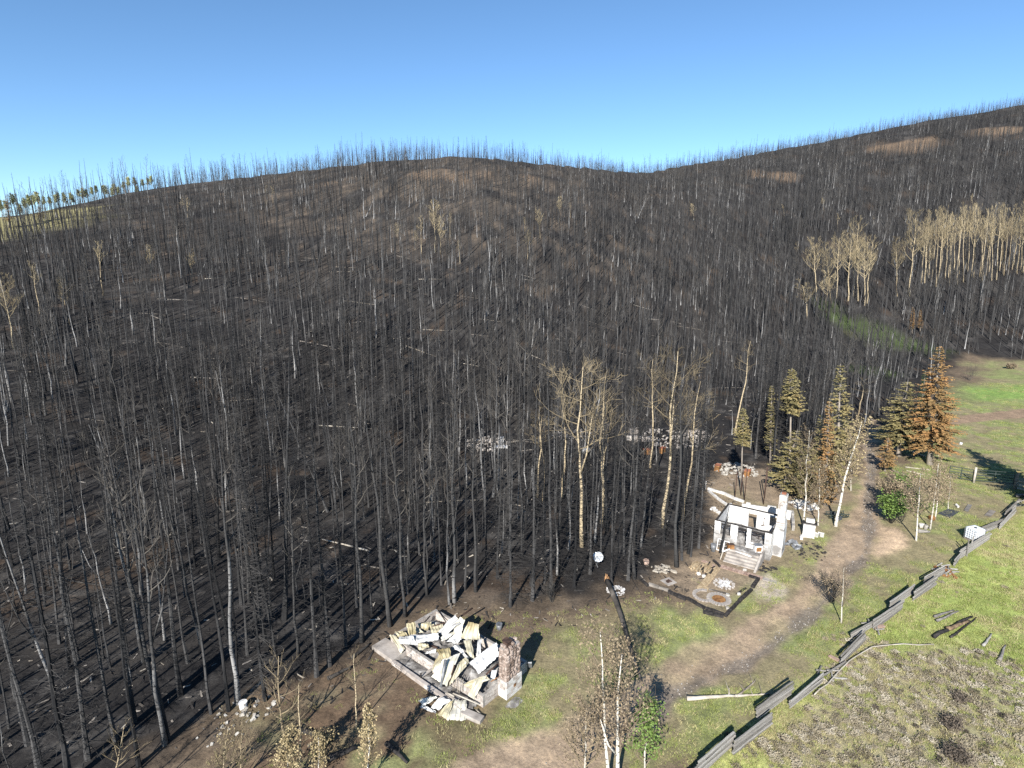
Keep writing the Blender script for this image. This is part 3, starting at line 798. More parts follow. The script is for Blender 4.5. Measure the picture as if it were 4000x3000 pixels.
for i in con_i:
    v = int(variant[i]); tr, br, h = CON[v]; w = where(FX[i], FY[i])
    place_tree('charred_conifer', [('trunk', tr), ('crown', br)], (FX[i], FY[i], FZ[i]), rotz[i], float(scale[i]), f'{DES[v % 4]} {w}', 'tree', f'charred conifers {w}', tilt[i])
for i in asp_i:
    v = int(variant[i]); tr, br, h = ASP[v]; w = where(FX[i], FY[i])
    place_tree('scorched_aspen', [('trunk', tr), ('crown', br)], (FX[i], FY[i], FZ[i]), rotz[i], float(scale[i]),
               f'{"forked" if v % 3 == 0 else "slender"} scorched aspen with grey trunk {w}', 'tree', f'scorched aspens {w}', tilt[i])

# the rest of the wood, too many to count: points that carry one tree each
def scatter(name, P, rot, scl, idx, protos, label, cat):
    coll = bpy.data.collections.new(name + '_kinds')
    for k, me in enumerate(protos):
        coll.objects.link(bpy.data.objects.new('%s_kind_%02d' % (name, k), me))
    me = bpy.data.meshes.new(name)
    me.vertices.add(len(P)); me.vertices.foreach_set('co', np.asarray(P, np.float32).ravel())
    a = me.attributes.new('rot', 'FLOAT_VECTOR', 'POINT'); a.data.foreach_set('vector', np.asarray(rot, np.float32).ravel())
    a = me.attributes.new('scl', 'FLOAT_VECTOR', 'POINT'); a.data.foreach_set('vector', np.asarray(scl, np.float32).ravel())
    a = me.attributes.new('idx', 'INT', 'POINT'); a.data.foreach_set('value', np.asarray(idx, np.int32))
    o = bpy.data.objects.new(name, me); link(o)
    tag(o, label, cat, kind='stuff')
    ng = bpy.data.node_groups.new(name, 'GeometryNodeTree')
    ng.interface.new_socket('Geometry', in_out='INPUT', socket_type='NodeSocketGeometry')
    ng.interface.new_socket('Geometry', in_out='OUTPUT', socket_type='NodeSocketGeometry')
    N = ng.nodes.new
    gi = N('NodeGroupInput'); go = N('NodeGroupOutput'); iop = N('GeometryNodeInstanceOnPoints'); ci = N('GeometryNodeCollectionInfo')
    ci.inputs[0].default_value = coll; ci.inputs[1].default_value = True; ci.inputs[2].default_value = True
    def attr(nm, ty):
        q = N('GeometryNodeInputNamedAttribute'); q.data_type = ty; q.inputs[0].default_value = nm; return q.outputs[0]
    L = ng.links.new
    L(gi.outputs[0], iop.inputs['Points']); L(ci.outputs[0], iop.inputs['Instance'])
    iop.inputs['Pick Instance'].default_value = True
    L(attr('idx', 'INT'), iop.inputs['Instance Index'])
    er = N('FunctionNodeEulerToRotation'); L(attr('rot', 'FLOAT_VECTOR'), er.inputs[0]); L(er.outputs[0], iop.inputs['Rotation'])
    L(attr('scl', 'FLOAT_VECTOR'), iop.inputs['Scale']); L(iop.outputs[0], go.inputs[0])
    md = o.modifiers.new('instances', 'NODES'); md.node_group = ng
    return o

def joined(tr, br, name):
    """trunk and crown of one kind as one mesh with two materials"""
    me = bpy.data.meshes.new(name)
    V = []; F = []; mi = []
    for k, m in enumerate((tr, br)):
        b = len(V); V += [tuple(v.co) for v in m.vertices]; F += [tuple(b + i for i in p.vertices) for p in m.polygons]; mi += [k] * len(m.polygons)
    me.from_pydata(V, [], F)
    me.materials.append(tr.materials[0]); me.materials.append(br.materials[0])
    me.polygons.foreach_set('material_index', mi); me.update()
    return me
far_con = []
for k in range(10):
    st = k % 4
    a = (dict(nb=42, blen=1.15, lo=.08, droop=.4, r0=.15, h=15), dict(nb=22, blen=.8, lo=.3, r0=.14, h=16), dict(nb=12, blen=.7, lo=.4, r0=.13, h=14), dict(nb=34, blen=.95, lo=.15, r0=.16, h=17))[st]
    tr, br = charred_conifer(400 + k, twig=.017, sub=1, sides=5, **a)
    far_con.append(joined(tr.mesh('t', M['char']), br.mesh('b', M['chartwig']), 'far_conifer'))
rest = np.ones(len(FX), bool); rest[con_i] = False; rest[asp_i] = False
near_con = [joined(a, b, 'conifer') for a, b, _ in CON]
near_asp = [joined(a, b, 'aspen') for a, b, _ in ASP]
s1 = rest & ~is_asp
nearm = FR < 105
idx = np.where(nearm, variant, len(CON) + (variant % len(far_con)))
P3 = np.stack([FX, FY, FZ], 1); R3 = np.concatenate([tilt, rotz[:, None]], 1); S3 = np.repeat(scale[:, None], 3, 1)
scatter('charred_conifer_wood', P3[s1], R3[s1], S3[s1], idx[s1], near_con + far_con, 'dense wood of charred black conifers covering the hillsides up to the skyline', 'burned forest')
s2 = rest & is_asp
scatter('scorched_aspen_wood', P3[s2], R3[s2], S3[s2], variant[s2], near_asp, 'grey trunked scorched aspens scattered through the black conifers on the slopes', 'burned aspens')
print('forest', len(FX))

# ------------------------------------------------------------------ single trees that can be picked out
def stand(name, meshes, base, top, h0, label, cat='tree', group=None, width=None, rz=None):
    p = G(*base); h = height_to(p, top[1])
    d = ray(*top); t = p.y / d[1]; lx = d[0] * t - p.x
    ang = math.atan2(lx, h)
    sc = h / h0
    w = width if width else sc
    o = place_tree(name, meshes, p - Vector((0, 0, 0.1)), 0, (w, w, sc), label, cat, group)
    o.rotation_euler = (Matrix.Rotation(ang, 3, 'Y') @ Matrix.Rotation(U(0, 6.28) if rz is None else rz, 3, 'Z')).to_euler()
    return o

TANS = [((1258, 1180), (1270, 788), 0, 'tall tan aspen with wide forked crown left of the pale stone ruin'), ((1299, 1130), (1309, 801), 4, 'tan aspen forking low into two trunks beside the tallest one'),
        ((1308, 1075), (1312, 860), 3, 'straight tan aspen close behind the low forked one'), ((1174, 1085), (1176, 905), 5, 'short tan aspen, leftmost of the clump in mid wood'),
        ((1160, 1075), (1150, 880), 1, 'thin crooked tan aspen at the left of the clump in mid wood'), ((1213, 1080), (1218, 850), 7, 'slim tan aspen between the short one and the forked one'),
        ((1435, 1140), (1478, 758), 0, 'tallest tan aspen with a broad crown in front of the stone ruin'), ((1404, 1010), (1424, 774), 2, 'tan aspen left behind the tallest one'),
        ((1474, 1125), (1512, 823), 6, 'tan aspen with dark foot right of the tallest one'), ((1588, 935), (1613, 735), 1, 'leaning tan aspen behind the white house'),
        ((1851, 912), (1866, 815), 3, 'small bare tan aspen beside the track between the firs')]
for b, t, k, lab in TANS:
    tr, br, h0 = TAN[k]
    stand('tan_aspen', [('trunk', tr), ('crown', br)], b, t, h0, lab, 'tree', 'tan aspens in the middle of the wood', width=1.05 if k == 0 else .8)
CLUMP = [((1765, 650), (1762, 522), 0), ((1796, 655), (1792, 530), 2), ((1806, 645), (1810, 512), 4), ((1832, 650), (1838, 515), 6), ((1854, 650), (1858, 515), 0), ((1872, 655), (1882, 520), 2), ((1868, 660), (1868, 535), 4), ((1842, 640), (1852, 480), 6),
         ((1745, 690), (1736, 612), 1), ((1784, 675), (1795, 592), 0), ((1938, 640), (1944, 520), 2), ((1963, 640), (1977, 470), 3), ((2005, 600), (2010, 530), 0)]
for q, (b, t, k) in enumerate(CLUMP):
    tr, br, h0 = TANR[k % 4]
    stand('tan_aspen', [('trunk', tr), ('crown', br)], b, t, h0, 'round crowned tan aspen in the clump above the scorched firs' if q < 10 else ['lone tan aspen with round crown right of the clump', 'tallest slim tan aspen between clump and row', 'low tan aspen standing before the row'][q - 10],
          'tree', 'tan aspens above the firs', width=1.25 if q < 10 else None)
rr2 = random.Random(5)
for q in range(40):
    x = 1985 + 260 * (q + rr2.random()) / 40; by = 612 - 22 * (x - 1985) / 240 + rr2.uniform(-22, 12); ty = 468 - 22 * (x - 1985) / 240 + rr2.uniform(-14, 28)
    tr, br, h0 = TANR[rr2.choice((4, 5, 4, 5, 1, 2))]
    stand('tan_aspen', [('trunk', tr), ('crown', br)], (x, by), (x + rr2.uniform(2, 12), ty), h0, 'tan aspen in the long row on the slope at the right edge', 'tree', 'row of tan aspens at the right edge', width=rr2.uniform(.8, 1.1))
HILLT = [((941, 545), (937, 441)), ((910, 549), (907, 471)), ((972, 515), (972, 461)), ((952, 549), (952, 481)), ((994, 570), (990, 521)), ((858, 530), (858, 484)), ((897, 540), (896, 500)), ((1167, 515), (1162, 454)), ((1134, 500), (1133, 471)),
         ((1209, 480), (1209, 429)), ((1232, 470), (1232, 438)), ((224, 640), (210, 524)), ((88, 678), (72, 570)), ((32, 755), (8, 602)), ((326, 600), (322, 535)), ((415, 608), (412, 547)), ((405, 472), (403, 427)), ((395, 470), (392, 428)),
         ((150, 700), (132, 607)), ((575, 445), (575, 402)), ((590, 440), (588, 405)), ((1140, 560), (1140, 500)), ((1500, 480), (1493, 440)), ((1810, 500), (1811, 462)), ((1886, 490), (1885, 466)), ((1720, 560), (1722, 525)), ((1695, 470), (1690, 440)), ((1780, 455), (1778, 428))]
for q, (b, t) in enumerate(HILLT):
    tr, br, h0 = TANR[rr2.randrange(6)]
    side = 'near the left edge' if b[0] < 450 else ('on the middle hill' if b[0] < 1300 else 'on the right hill')
    stand('tan_aspen', [('trunk', tr), ('crown', br)], b, t, h0, f'single pale tan aspen among black trunks {side}', 'tree', f'single tan aspens {side}')

# taller dark snags on the skyline
for q, (b, t, k) in enumerate([((190, 440), (186, 378), 0), ((436, 400), (434, 340), 8), ((520, 392), (517, 330), 0), ((268, 432), (264, 385), 4), ((755, 365), (753, 318), 8), ((920, 350), (917, 292), 3), ((990, 352), (990, 294), 0), ((1050, 356), (1050, 292), 4),
                              ((1107, 362), (1107, 300), 8), ((1132, 366), (1130, 302), 3), ((1260, 374), (1258, 336), 1), ((90, 470), (60, 410), 2)]):
    tr, br, h0 = CON[k]
    stand('charred_conifer', [('trunk', tr), ('crown', br)], b, t, h0, 'tall dark snag standing above the skyline trees ' + ('on the left ridge' if b[0] < 600 else 'on the middle summit'), 'tree', 'skyline snags')

# living aspens and rust-brown firs left standing beyond the left end of the ridge
LIVE = []
for k in range(4):
    tr, br, tips = aspen(900 + k, h=11, r0=.14, crown=.42, nb=14, blen=1.6, maxlev=1, kids=(2, 3), rise=.4)
    lv = leaves(910 + k, tips, per=10, size=.40, spread=.8)
    LIVE.append((tr.mesh('white_trunk', M['white_bark'], True), lv.mesh('green_crown', M['live_leaf']), br.mesh('limbs', M['ash_twig']), 11))
pr0 = G(60, 470); 
for q in range(46):
    a = math.radians(-44 + 14 * (q + rr2.random() * .8) / 46)
    Rr = float(np.interp(math.degrees(a), _az, _rr)) - 6 + rr2.uniform(-8, 14)
    x, y = math.sin(a) * Rr, math.cos(a) * Rr
    tr, lv, lm, h0 = LIVE[q % 4]
    o = place_tree('living_aspen', [('trunk', tr), ('crown', lv), ('limb', lm)], (x, y, hzf(x, y) - .1), rr2.uniform(0, 6), rr2.uniform(.4, .6), 'living green aspen in the unburned grove on the left skyline', 'tree', 'unburned aspens on the left skyline')

FIR = {}
for key, a in dict(big=dict(h=14.5, R=4.3, lo=.17, r0=.34, power=.75, dens=1.1), olive=dict(h=12.5, R=4.3, lo=.2, r0=.32, power=.62), narrow=dict(h=12, R=1.45, lo=.08, r0=.2, power=.8), mid=dict(h=13, R=2.2, lo=.1, r0=.22),
                   tuft=dict(h=13, R=1.9, lo=.58, r0=.18, power=.7), small=dict(h=5, R=1.6, lo=.2, r0=.13, power=.75), low=dict(h=9, R=3.1, lo=.18, r0=.22, power=.6), thin=dict(h=12, R=1.0, lo=.2, r0=.15)).items():
    FIR[key] = (fir(hash_ := sum(map(ord, key)), **a), a['h'])
def put_fir(key, mat, base, top, label, group=None, width=None):
    (tr, cr, bb), h0 = FIR[key]
    tag_ = key + mat
    if tag_ not in FIR:
        FIR[tag_] = [('trunk', tr.mesh('fir_trunk', M['grey_bark'], True)), ('crown', cr.mesh('fir_needles', M[mat])), ('twigs', bb.mesh('fir_branches', M['grey_bark']))]
    return stand('scorched_fir', FIR[tag_], base, top, h0, label, 'tree', group, width)
put_fir('big', 'fir_orange', (2008, 1003), (2030, 745), 'large rust orange fir with pale trunk beside the meadow', width=.86)
put_fir('olive', 'fir_olive', (1941, 985), (1962, 822), 'broad olive brown fir left of the large orange fir', width=.85)
put_fir('narrow', 'fir_green', (1985, 930), (1998, 800), 'dark green fir half hidden behind the large orange fir', width=.8)
put_fir('small', 'fir_orange', (1911, 1018), (1919, 944), 'small orange brown fir by the road in front of the pair')
put_fir('narrow', 'fir_orange', (1783, 1092), (1790, 865), 'narrow bright orange fir in the cluster behind the white house')
put_fir('narrow', 'fir_olive', (1768, 1075), (1774, 895), 'narrow olive fir left beside the bright orange one', width=.9)
put_fir('mid', 'fir_olive', (1808, 1050), (1816, 782), 'tallest olive brown fir of the cluster by the road')
put_fir('tuft', 'fir_olive', (1706, 1010), (1710, 795), 'bare trunked fir with a brown tuft at its top behind the white house')
put_fir('tuft', 'fir_olive', (1601, 1062), (1605, 880), 'slim fir with a short olive crown behind the left end of the white house', width=.62)
put_fir('low', 'fir_olive', (1691, 1066), (1722, 925), 'bushy low olive fir just behind the white house chimney')
put_fir('low', 'fir_olive', (1742, 1085), (1750, 960), 'dark olive fir between chimney and orange fir', width=.75)
put_fir('thin', 'fir_olive', (1664, 1000), (1668, 830), 'thin half scorched fir at the back of the yard')
put_fir('thin', 'fir_orange', (1970, 720), (1972, 662), 'left of two small orange firs inside the far wood', width=.9)
put_fir('thin', 'fir_orange', (1988, 716), (1989, 668), 'right of two small orange firs inside the far wood', width=.8)
put_fir('thin', 'fir_orange', (88, 480), (86, 430), 'rust red fir on the left skyline', width=1.4)
put_fir('thin', 'fir_orange', (20, 492), (16, 418), 'brownish red fir at the left end of the skyline', width=1.4)
# stands just outside the picture; its long shadow lies on the meadow
put_fir('big', 'fir_olive', (2300, 1112), (2330, 830), 'tall fir outside the right edge whose shadow crosses the meadow')

# leafy scorched aspens and shrubs of the clearing
def leafy(name, key, a, la, base, top, label, mats, width=None, group=None):
    tr, br, tips = aspen(**a)
    lv = leaves(a['seed'] + 7, tips, **la)
    ms = [('trunk', tr.mesh('trunk', M[mats[0]], True)), ('limb', br.mesh('limbs', M[mats[1]])), ('crown', lv.mesh('leaves', M[mats[2]]))]
    return stand(name, ms, base, top, a['h'], label, 'tree', group, width)
W = 'white_bark'
leafy('aspen', 0, dict(seed=601, h=9, r0=.10, crown=.2, nb=26, blen=1.7, maxlev=3, kids=(2, 3), rise=.45, bend=.3), dict(per=2, size=.06, spread=.35), (1316, 1690), (1302, 1362), 'left of two white aspens with dry brown leaves at the bottom centre', (W, 'brown_twig', 'brown_leaf'))
leafy('aspen', 0, dict(seed=602, h=8, r0=.12, crown=.28, nb=24, blen=1.8, maxlev=3, kids=(2, 3), rise=.5, bend=.3, fork=True), dict(per=2, size=.06, spread=.35), (1334, 1690), (1340, 1405), 'right of two white aspens, forked, with dry brown leaves at the bottom centre', (W, 'brown_twig', 'brown_leaf'))
leafy('aspen', 0, dict(seed=604, h=5, r0=.06, crown=.1, nb=26, blen=1.3, maxlev=2, kids=(2, 4), rise=.5), dict(per=5, size=.08, spread=.3), (1392, 1670), (1398, 1520), 'green leafed young aspen beside the white aspens at the bottom', (W, 'brown_twig', 'green_leaf'))
leafy('aspen', 0, dict(seed=605, h=5, r0=.06, crown=.08, nb=26, blen=1.6, maxlev=2, kids=(2, 4), rise=.4), dict(per=3, size=.06, spread=.35), (1262, 1680), (1262, 1520), 'low brown aspen sapling left of the white aspens', (W, 'tan_twig', 'brown_leaf'))
leafy('aspen', 0, dict(seed=606, h=6.5, r0=.075, crown=.3, nb=22, blen=.9, maxlev=2, kids=(2, 3), rise=.5, bend=.2), dict(per=1, size=.06, spread=.3), (1817, 1346), (1825, 1222), 'slim white aspen on the grass below the road bend', (W, 'brown_twig', 'brown_leaf'))
leafy('aspen', 0, dict(seed=607, h=7, r0=.085, crown=.32, nb=26, blen=1.5, maxlev=2, kids=(2, 4), rise=.5, bend=.2), dict(per=3, size=.08, spread=.4), (1979, 1168), (1991, 1020), 'white aspen with brown leaves, left of the group near the sand heap', (W, 'brown_twig', 'brown_leaf'))
leafy('aspen', 0, dict(seed=608, h=8, r0=.09, crown=.3, nb=26, blen=1.5, maxlev=2, kids=(2, 4), rise=.5, bend=.2), dict(per=3, size=.08, spread=.4), (2009, 1143), (2025, 998), 'tallest white aspen with brown leaves near the black mat', (W, 'brown_twig', 'brown_leaf'))
leafy('aspen', 0, dict(seed=609, h=7, r0=.07, crown=.25, nb=24, blen=1.4, maxlev=2, kids=(2, 4), rise=.5, bend=.2), dict(per=3, size=.08, spread=.4), (2020, 1122), (2032, 1012), 'thin aspen with brown leaves behind the tallest one near the mat', (W, 'brown_twig', 'brown_leaf'))
leafy('aspen', 0, dict(seed=610, h=6, r0=.06, crown=.2, nb=22, blen=1.3, maxlev=2, kids=(2, 4), rise=.5), dict(per=3, size=.08, spread=.4), (2048, 1100), (2052, 1025), 'smallest brown leaved aspen, right end of the group near the gate', (W, 'brown_twig', 'brown_leaf'))
leafy('aspen', 0, dict(seed=611, h=10, r0=.13, crown=.3, nb=26, blen=1.7, maxlev=2, kids=(2, 4), rise=.5, lean=.05), dict(per=3, size=.085, spread=.4), (1805, 1137), (1846, 905), 'leaning pale aspen with straw leaves on the left of the road', (W, 'brown_twig', 'straw_leaf'))
leafy('aspen', 0, dict(seed=612, h=9, r0=.08, crown=.25, nb=24, blen=1.3, maxlev=2, kids=(2, 4), rise=.5), dict(per=4, size=.08, spread=.4), (1734, 1135), (1742, 925), 'slim pale aspen with brown leaves right of the white house chimney', (W, 'brown_twig', 'brown_leaf'))
leafy('aspen', 0, dict(seed=613, h=7, r0=.08, crown=.25, nb=24, blen=1.3, maxlev=2, kids=(2, 4), rise=.5), dict(per=4, size=.08, spread=.4), (1768, 1135), (1776, 1010), 'short pale aspen with brown leaves beside the white block stack', (W, 'brown_twig', 'brown_leaf'))
leafy('aspen', 0, dict(seed=614, h=8, r0=.08, crown=.15, nb=24, blen=1.3, maxlev=2, kids=(2, 4), rise=.5), dict(per=3, size=.08, spread=.4), (1838, 1060), (1836, 930), 'straw leaved sapling close to the road behind the leaning aspen', (W, 'brown_twig', 'straw_leaf'))
T_ = 'tan_aspen'
leafy('aspen', 0, dict(seed=620, h=9, r0=.13, crown=.3, nb=16, blen=2.0, maxlev=2, kids=(1, 3), rise=.3, bend=.4), dict(per=0), (617, 1612), (596, 1418), 'bare tan aspen with long bent limbs at the lower left', (T_, 'tan_twig', 'straw_leaf'))
leafy('aspen', 0, dict(seed=621, h=8, r0=.09, crown=.3, nb=18, blen=1.4, maxlev=2, kids=(2, 3), rise=.6), dict(per=0), (648, 1680), (634, 1482), 'thin bare tan aspen right of the one with long bent limbs', (T_, 'tan_twig', 'straw_leaf'))
leafy('aspen', 0, dict(seed=622, h=7.5, r0=.07, crown=.5, nb=12, blen=1.3, maxlev=2, kids=(1, 3), rise=.4), dict(per=0), (768, 1574), (764, 1412), 'slender bare aspen on the scorched ground left of the collapsed cabin', (T_, 'tan_twig', 'straw_leaf'))
leafy('aspen', 0, dict(seed=623, h=6, r0=.06, crown=.12, nb=26, blen=1.1, maxlev=2, kids=(2, 3), rise=.8), dict(per=4, size=.09, spread=.25), (800, 1690), (793, 1537), 'small white aspen with straw coloured leaves at the bottom edge', (W, 'brown_twig', 'straw_leaf'))
leafy('aspen', 0, dict(seed=624, h=5, r0=.06, crown=.08, nb=30, blen=1.4, maxlev=2, kids=(2, 3), rise=.7), dict(per=5, size=.09, spread=.28), (622, 1700), (624, 1590), 'bushy straw leaved aspen below the bare tan ones', (W, 'tan_twig', 'straw_leaf'))
leafy('aspen', 0, dict(seed=625, h=4.5, r0=.05, crown=.08, nb=24, blen=1.2, maxlev=2, kids=(2, 3), rise=.7), dict(per=3, size=.08, spread=.28), (690, 1680), (688, 1590), 'low straw leaved shrub between the bare aspens and the small white aspen', (W, 'tan_twig', 'straw_leaf'))
leafy('aspen', 0, dict(seed=626, h=5, r0=.05, crown=.05, nb=26, blen=1.7, maxlev=2, kids=(2, 3), rise=.8), dict(per=1, size=.07, spread=.3), (480, 1680), (492, 1560), 'orange twigged willow shrub at the bottom left', (T_, 'tan_twig', 'straw_leaf'))
leafy('aspen', 0, dict(seed=627, h=5, r0=.06, crown=.05, nb=26, blen=1.7, maxlev=2, kids=(2, 3), rise=.8), dict(per=1, size=.07, spread=.3), (520, 1690), (522, 1560), 'pale twigged willow shrub right of the orange one', (T_, 'tan_twig', 'straw_leaf'))
leafy('aspen', 0, dict(seed=628, h=6, r0=.08, crown=.2, nb=14, blen=1.6, maxlev=2, kids=(2, 3), rise=.5), dict(per=0), (240, 1690), (264, 1560), 'bare tan sapling in the bottom left among charred trunks', (T_, 'tan_twig', 'straw_leaf'))
leafy('aspen', 0, dict(seed=629, h=7, r0=.08, crown=.2, nb=14, blen=1.6, maxlev=2, kids=(2, 3), rise=.5, lean=.1), dict(per=0), (1245, 1260), (1200, 1215), 'low bare grey sapling leaning at the forest edge', ('ash_aspen', 'ash_twig', 'straw_leaf'))

def shrub(name, seed, base, r, h, mats, label, per=4, size=.08, nst=14, group=None):
    r_ = random.Random(seed); mb = MB(); tips = []
    for k in range(nst):
        th = r_.uniform(0, 6.28); d = Vector((math.cos(th) * r / h * r_.uniform(.2, 1), math.sin(th) * r / h * r_.uniform(.2, 1), 1)).normalized()
        grow(r_, mb, Vector((math.cos(th) * .1, math.sin(th) * .1, 0)), d, h * r_.uniform(.5, .8), .018, 0, 2, tips, .6, .3, (2, 4), 4, .005)
    lv = leaves(seed + 1, tips, per, size, .25)
    o = empty(name, G(*base)); tag(o, label, 'shrub', group)
    mb.build('twig', M[mats[0]], o)
    if per: lv.build('foliage', M[mats[1]], o)
    return o
shrub('leafy_shrub', 701, (1925, 1130), 2.2, 2.8, ('ash_twig', 'green_leaf'), 'green leafy shrub with dark hollows right of the road', 7, .1, 22)
shrub('leafy_shrub', 702, (1918, 1085), 2.0, 2.4, ('ash_twig', 'brown_leaf'), 'brown shrub behind the green one right of the road', 6, .09, 18)
shrub('leafy_shrub', 703, (1952, 1100), 2.2, 2.6, ('ash_twig', 'brown_leaf'), 'brown leaved shrub between the green shrub and the white aspens', 6, .09, 20)
shrub('leafy_shrub', 704, (1948, 1060), 2.0, 2.0, ('ash_twig', 'green_leaf'), 'small green shrub near the fallen rails below the orange fir', 4, .09, 12)
shrub('bare_shrub', 705, (1796, 1300), 1.7, 2.6, ('ash_twig', 'brown_leaf'), 'dark dead shrub beside the slim white aspen on the road edge', 3, .05, 26)
shrub('bare_shrub', 706, (1192, 1300), .9, 1.9, ('ash_twig', 'brown_leaf'), 'grey bare shrub at the forest edge between the two ruins', 0, .05, 16)
shrub('bare_shrub', 707, (2094, 822), 1.8, 3.0, ('ash_twig', 'brown_leaf'), 'dark bare shrub alone on the upper meadow', 0, .05, 20)
shrub('bare_shrub', 708, (2183, 797), 1.6, 1.3, ('ash_twig', 'brown_leaf'), 'low round brown bush at the top of the upper meadow', 8, .1, 22)
shrub('dead_sage', 709, (2068, 1640), 1.3, .7, ('sage_dark', 'sage_dark'), 'largest dark dead sage clump at the bottom right', 5, .05, 26)
shrub('dead_sage', 710, (2050, 1570), 1.0, .6, ('sage_dark', 'sage_dark'), 'dark dead sage clump in the middle of the sagebrush', 5, .05, 22)
shrub('dead_sage', 711, (2072, 1512), .8, .4, ('sage_dark', 'sage_dark'), 'flat dark dead sage patch below the charred timbers', 5, .05, 16)
shrub('willow_clump', 712, (700, 1610), .9, 1.0, ('tan_twig', 'straw_leaf'), 'low tan twig clump on the scorched ground lower left', 2, .06, 16)

# the broken charred trunk lying towards the road, its raw torn end uphill
p0 = G(1311, 1268); p1 = G(1390, 1475)
sn = empty('broken_trunk', p0); tag(sn, 'long charred broken trunk with raw orange torn end lying towards the road', 'trunk')
mb = MB(); pts = []
for i in range(9):
    t = i / 8; q = p0.lerp(p1, t) + Vector((math.sin(t * 5) * .12, 0, 0)); q.z = hzf(q.x, q.y) + .24 * (1 - .5 * t) + .35 * (1 - t) ** 3; pts.append(q - p0)
mb.tube(pts, [.21, .2, .19, .18, .17, .155, .14, .11, .05], 10); mb.build('trunk', M['log'], sn, True)
mb = MB()
for k in range(9):
    a = k * .7; b = pts[0] + Vector((math.cos(a) * .14, -.05, math.sin(a) * .14)); mb.tube([b, b + Vector((U(-.12, .12), U(.15, .5), U(.05, .3)))], [.09, .015], 4)
mb.build('torn_end', M['wood_raw'], sn)

# ------------------------------------------------------------------ logs on the ground
def log_between(a, b, r, mat, label, name='fallen_log', group=None, stubs=3, lift=0.0, bendz=.05):
    a = G(*a); b = G(*b); mid = (a + b) / 2
    o = empty(name, mid); tag(o, label, 'log', group)
    mb = MB(); n_ = 7; pts = []
    off = (b - a).cross(Vector((0, 0, 1))).normalized()
    for i in range(n_):
        t = i / (n_ - 1); q = a.lerp(b, t) + off * U(-1, 1) * min(.12, .012 * (b - a).length); q.z = hzf(q.x, q.y) + r * (1.1 - .5 * t) + lift; pts.append(q - mid)
    mb.tube(pts, [r * (1.05 - .55 * i / (n_ - 1)) for i in range(n_)], 8); mb.build('trunk', M[mat], o, True)
    if stubs:
        mb = MB()
        for k in range(stubs):
            q = at_t(pts, U(.3, .95)); d = off * U(-1, 1) + Vector((U(-.4, .4), U(-.4, .4), U(.3, .8)))
            mb.tube([q, q + d * U(.3, .9)], [.03, .008], 4)
        mb.build('stub', M[mat], o)
    return o
log_between((1484, 1514), (1590, 1505), .13, 'wood_pale', 'broken white aspen log lying on grass below the road', stubs=3)
log_between((1588, 1506), (1664, 1500), .075, 'wood_pale', 'thin upper end of the broken white log pointing at the fence', stubs=4)
log_between((1592, 1507), (1632, 1472), .07, 'wood_pale', 'crooked branch of the broken white log', 'fallen_branch', stubs=6)
log_between((708, 1470), (765, 1440), .13, 'log', 'grey log on the scorched ground at the forest edge', stubs=1)
log_between((760, 1425), (800, 1392), .12, 'log', 'short grey log behind the left porch corner', stubs=0)
log_between((640, 1580), (720, 1600), .15, 'wood_char', 'charred log beside the bare tan aspens')
log_between((665, 1615), (720, 1590), .09, 'log', 'pale grey log crossing the charred one')
log_between((700, 1650), (770, 1618), .2, 'wood_char', 'large charred log at the bottom edge left of the straw aspen', stubs=6)
log_between((835, 1610), (880, 1650), .14, 'wood_char', 'charred log right of the small straw leaved aspen')
log_between((1925, 1016), (1962, 1030), .09, 'wood_pale', 'long pale rail lying beside the small orange fir', 'fallen_rail', stubs=0)
log_between((1955, 1010), (2010, 1016), .07, 'wood_pale', 'thin pale rail lying before the aspens', 'fallen_rail', stubs=0)
log_between((1958, 1018), (1995, 1026), .07, 'wood_pale', 'second thin rail close to the bare bank', 'fallen_rail', stubs=0)
log_between((1968, 978), (1998, 988), .16, 'wood_pale', 'squared log bench below the orange fir', 'log_bench', stubs=0)
log_between((1938, 958), (1975, 972), .08, 'iron_brown', 'brown pole lying in the shade under the firs', 'pole', stubs=0)
for q in range(150):
    while True:
        x, y = U(-75, 60), U(34, 175)
        X_, Y_, _d = proj(x, y, hzf(x, y))
        if 0 < X_ < 2212 and Y_ < 1700 and sdf(P_CLEAR, np.array([x]), np.array([y]))[0] > 1.5: break
    th = U(-.5, .5) + (math.pi if U(0, 1) < .5 else 0); L_ = U(2.5, 9); r_l = U(.04, .10)
    z0_ = hzf(x - math.cos(th) * L_ / 2, y - math.sin(th) * L_ / 2); z1_ = hzf(x + math.cos(th) * L_ / 2, y + math.sin(th) * L_ / 2)
    mb = MB(); mb.tube([(-L_ / 2, 0, 0), (0, U(-.15, .15), U(0, .06)), (L_ / 2, 0, 0)], [r_l, r_l * .8, r_l * .5], 6)
    o = mb.build('fallen_log', M['wood_pale' if q % 7 == 0 else 'log'], None, True, (x, y, (z0_ + z1_) / 2 + r_l * .7))
    o.rotation_euler = (0, -math.atan2(z1_ - z0_, L_), th)
    w = where(x, y)
    tag(o, f'{"pale bare" if q % 7 == 0 else "burnt"} log lying on the black ground {w}', 'log', f'fallen logs {w}')

# ------------------------------------------------------------------ masonry helpers
BOX = {}
def unit_box(mat, jit=0.0, seed=0, bev=0.06):
    key = (mat, jit, seed)
    if key not in BOX:
        r_ = random.Random(seed); V = []
        for z in (-.5, .5):
            for x, y in ((-.5, -.5), (.5, -.5), (.5, .5), (-.5, .5)):
                V.append((x + r_.uniform(-jit, jit), y + r_.uniform(-jit, jit), z + r_.uniform(-jit, jit)))
        BOX[key] = new_mesh('piece', V, [(0, 3, 2, 1), (4, 5, 6, 7), (0, 1, 5, 4), (1, 2, 6, 5), (2, 3, 7, 6), (3, 0, 4, 7)], M[mat])
    return BOX[key]

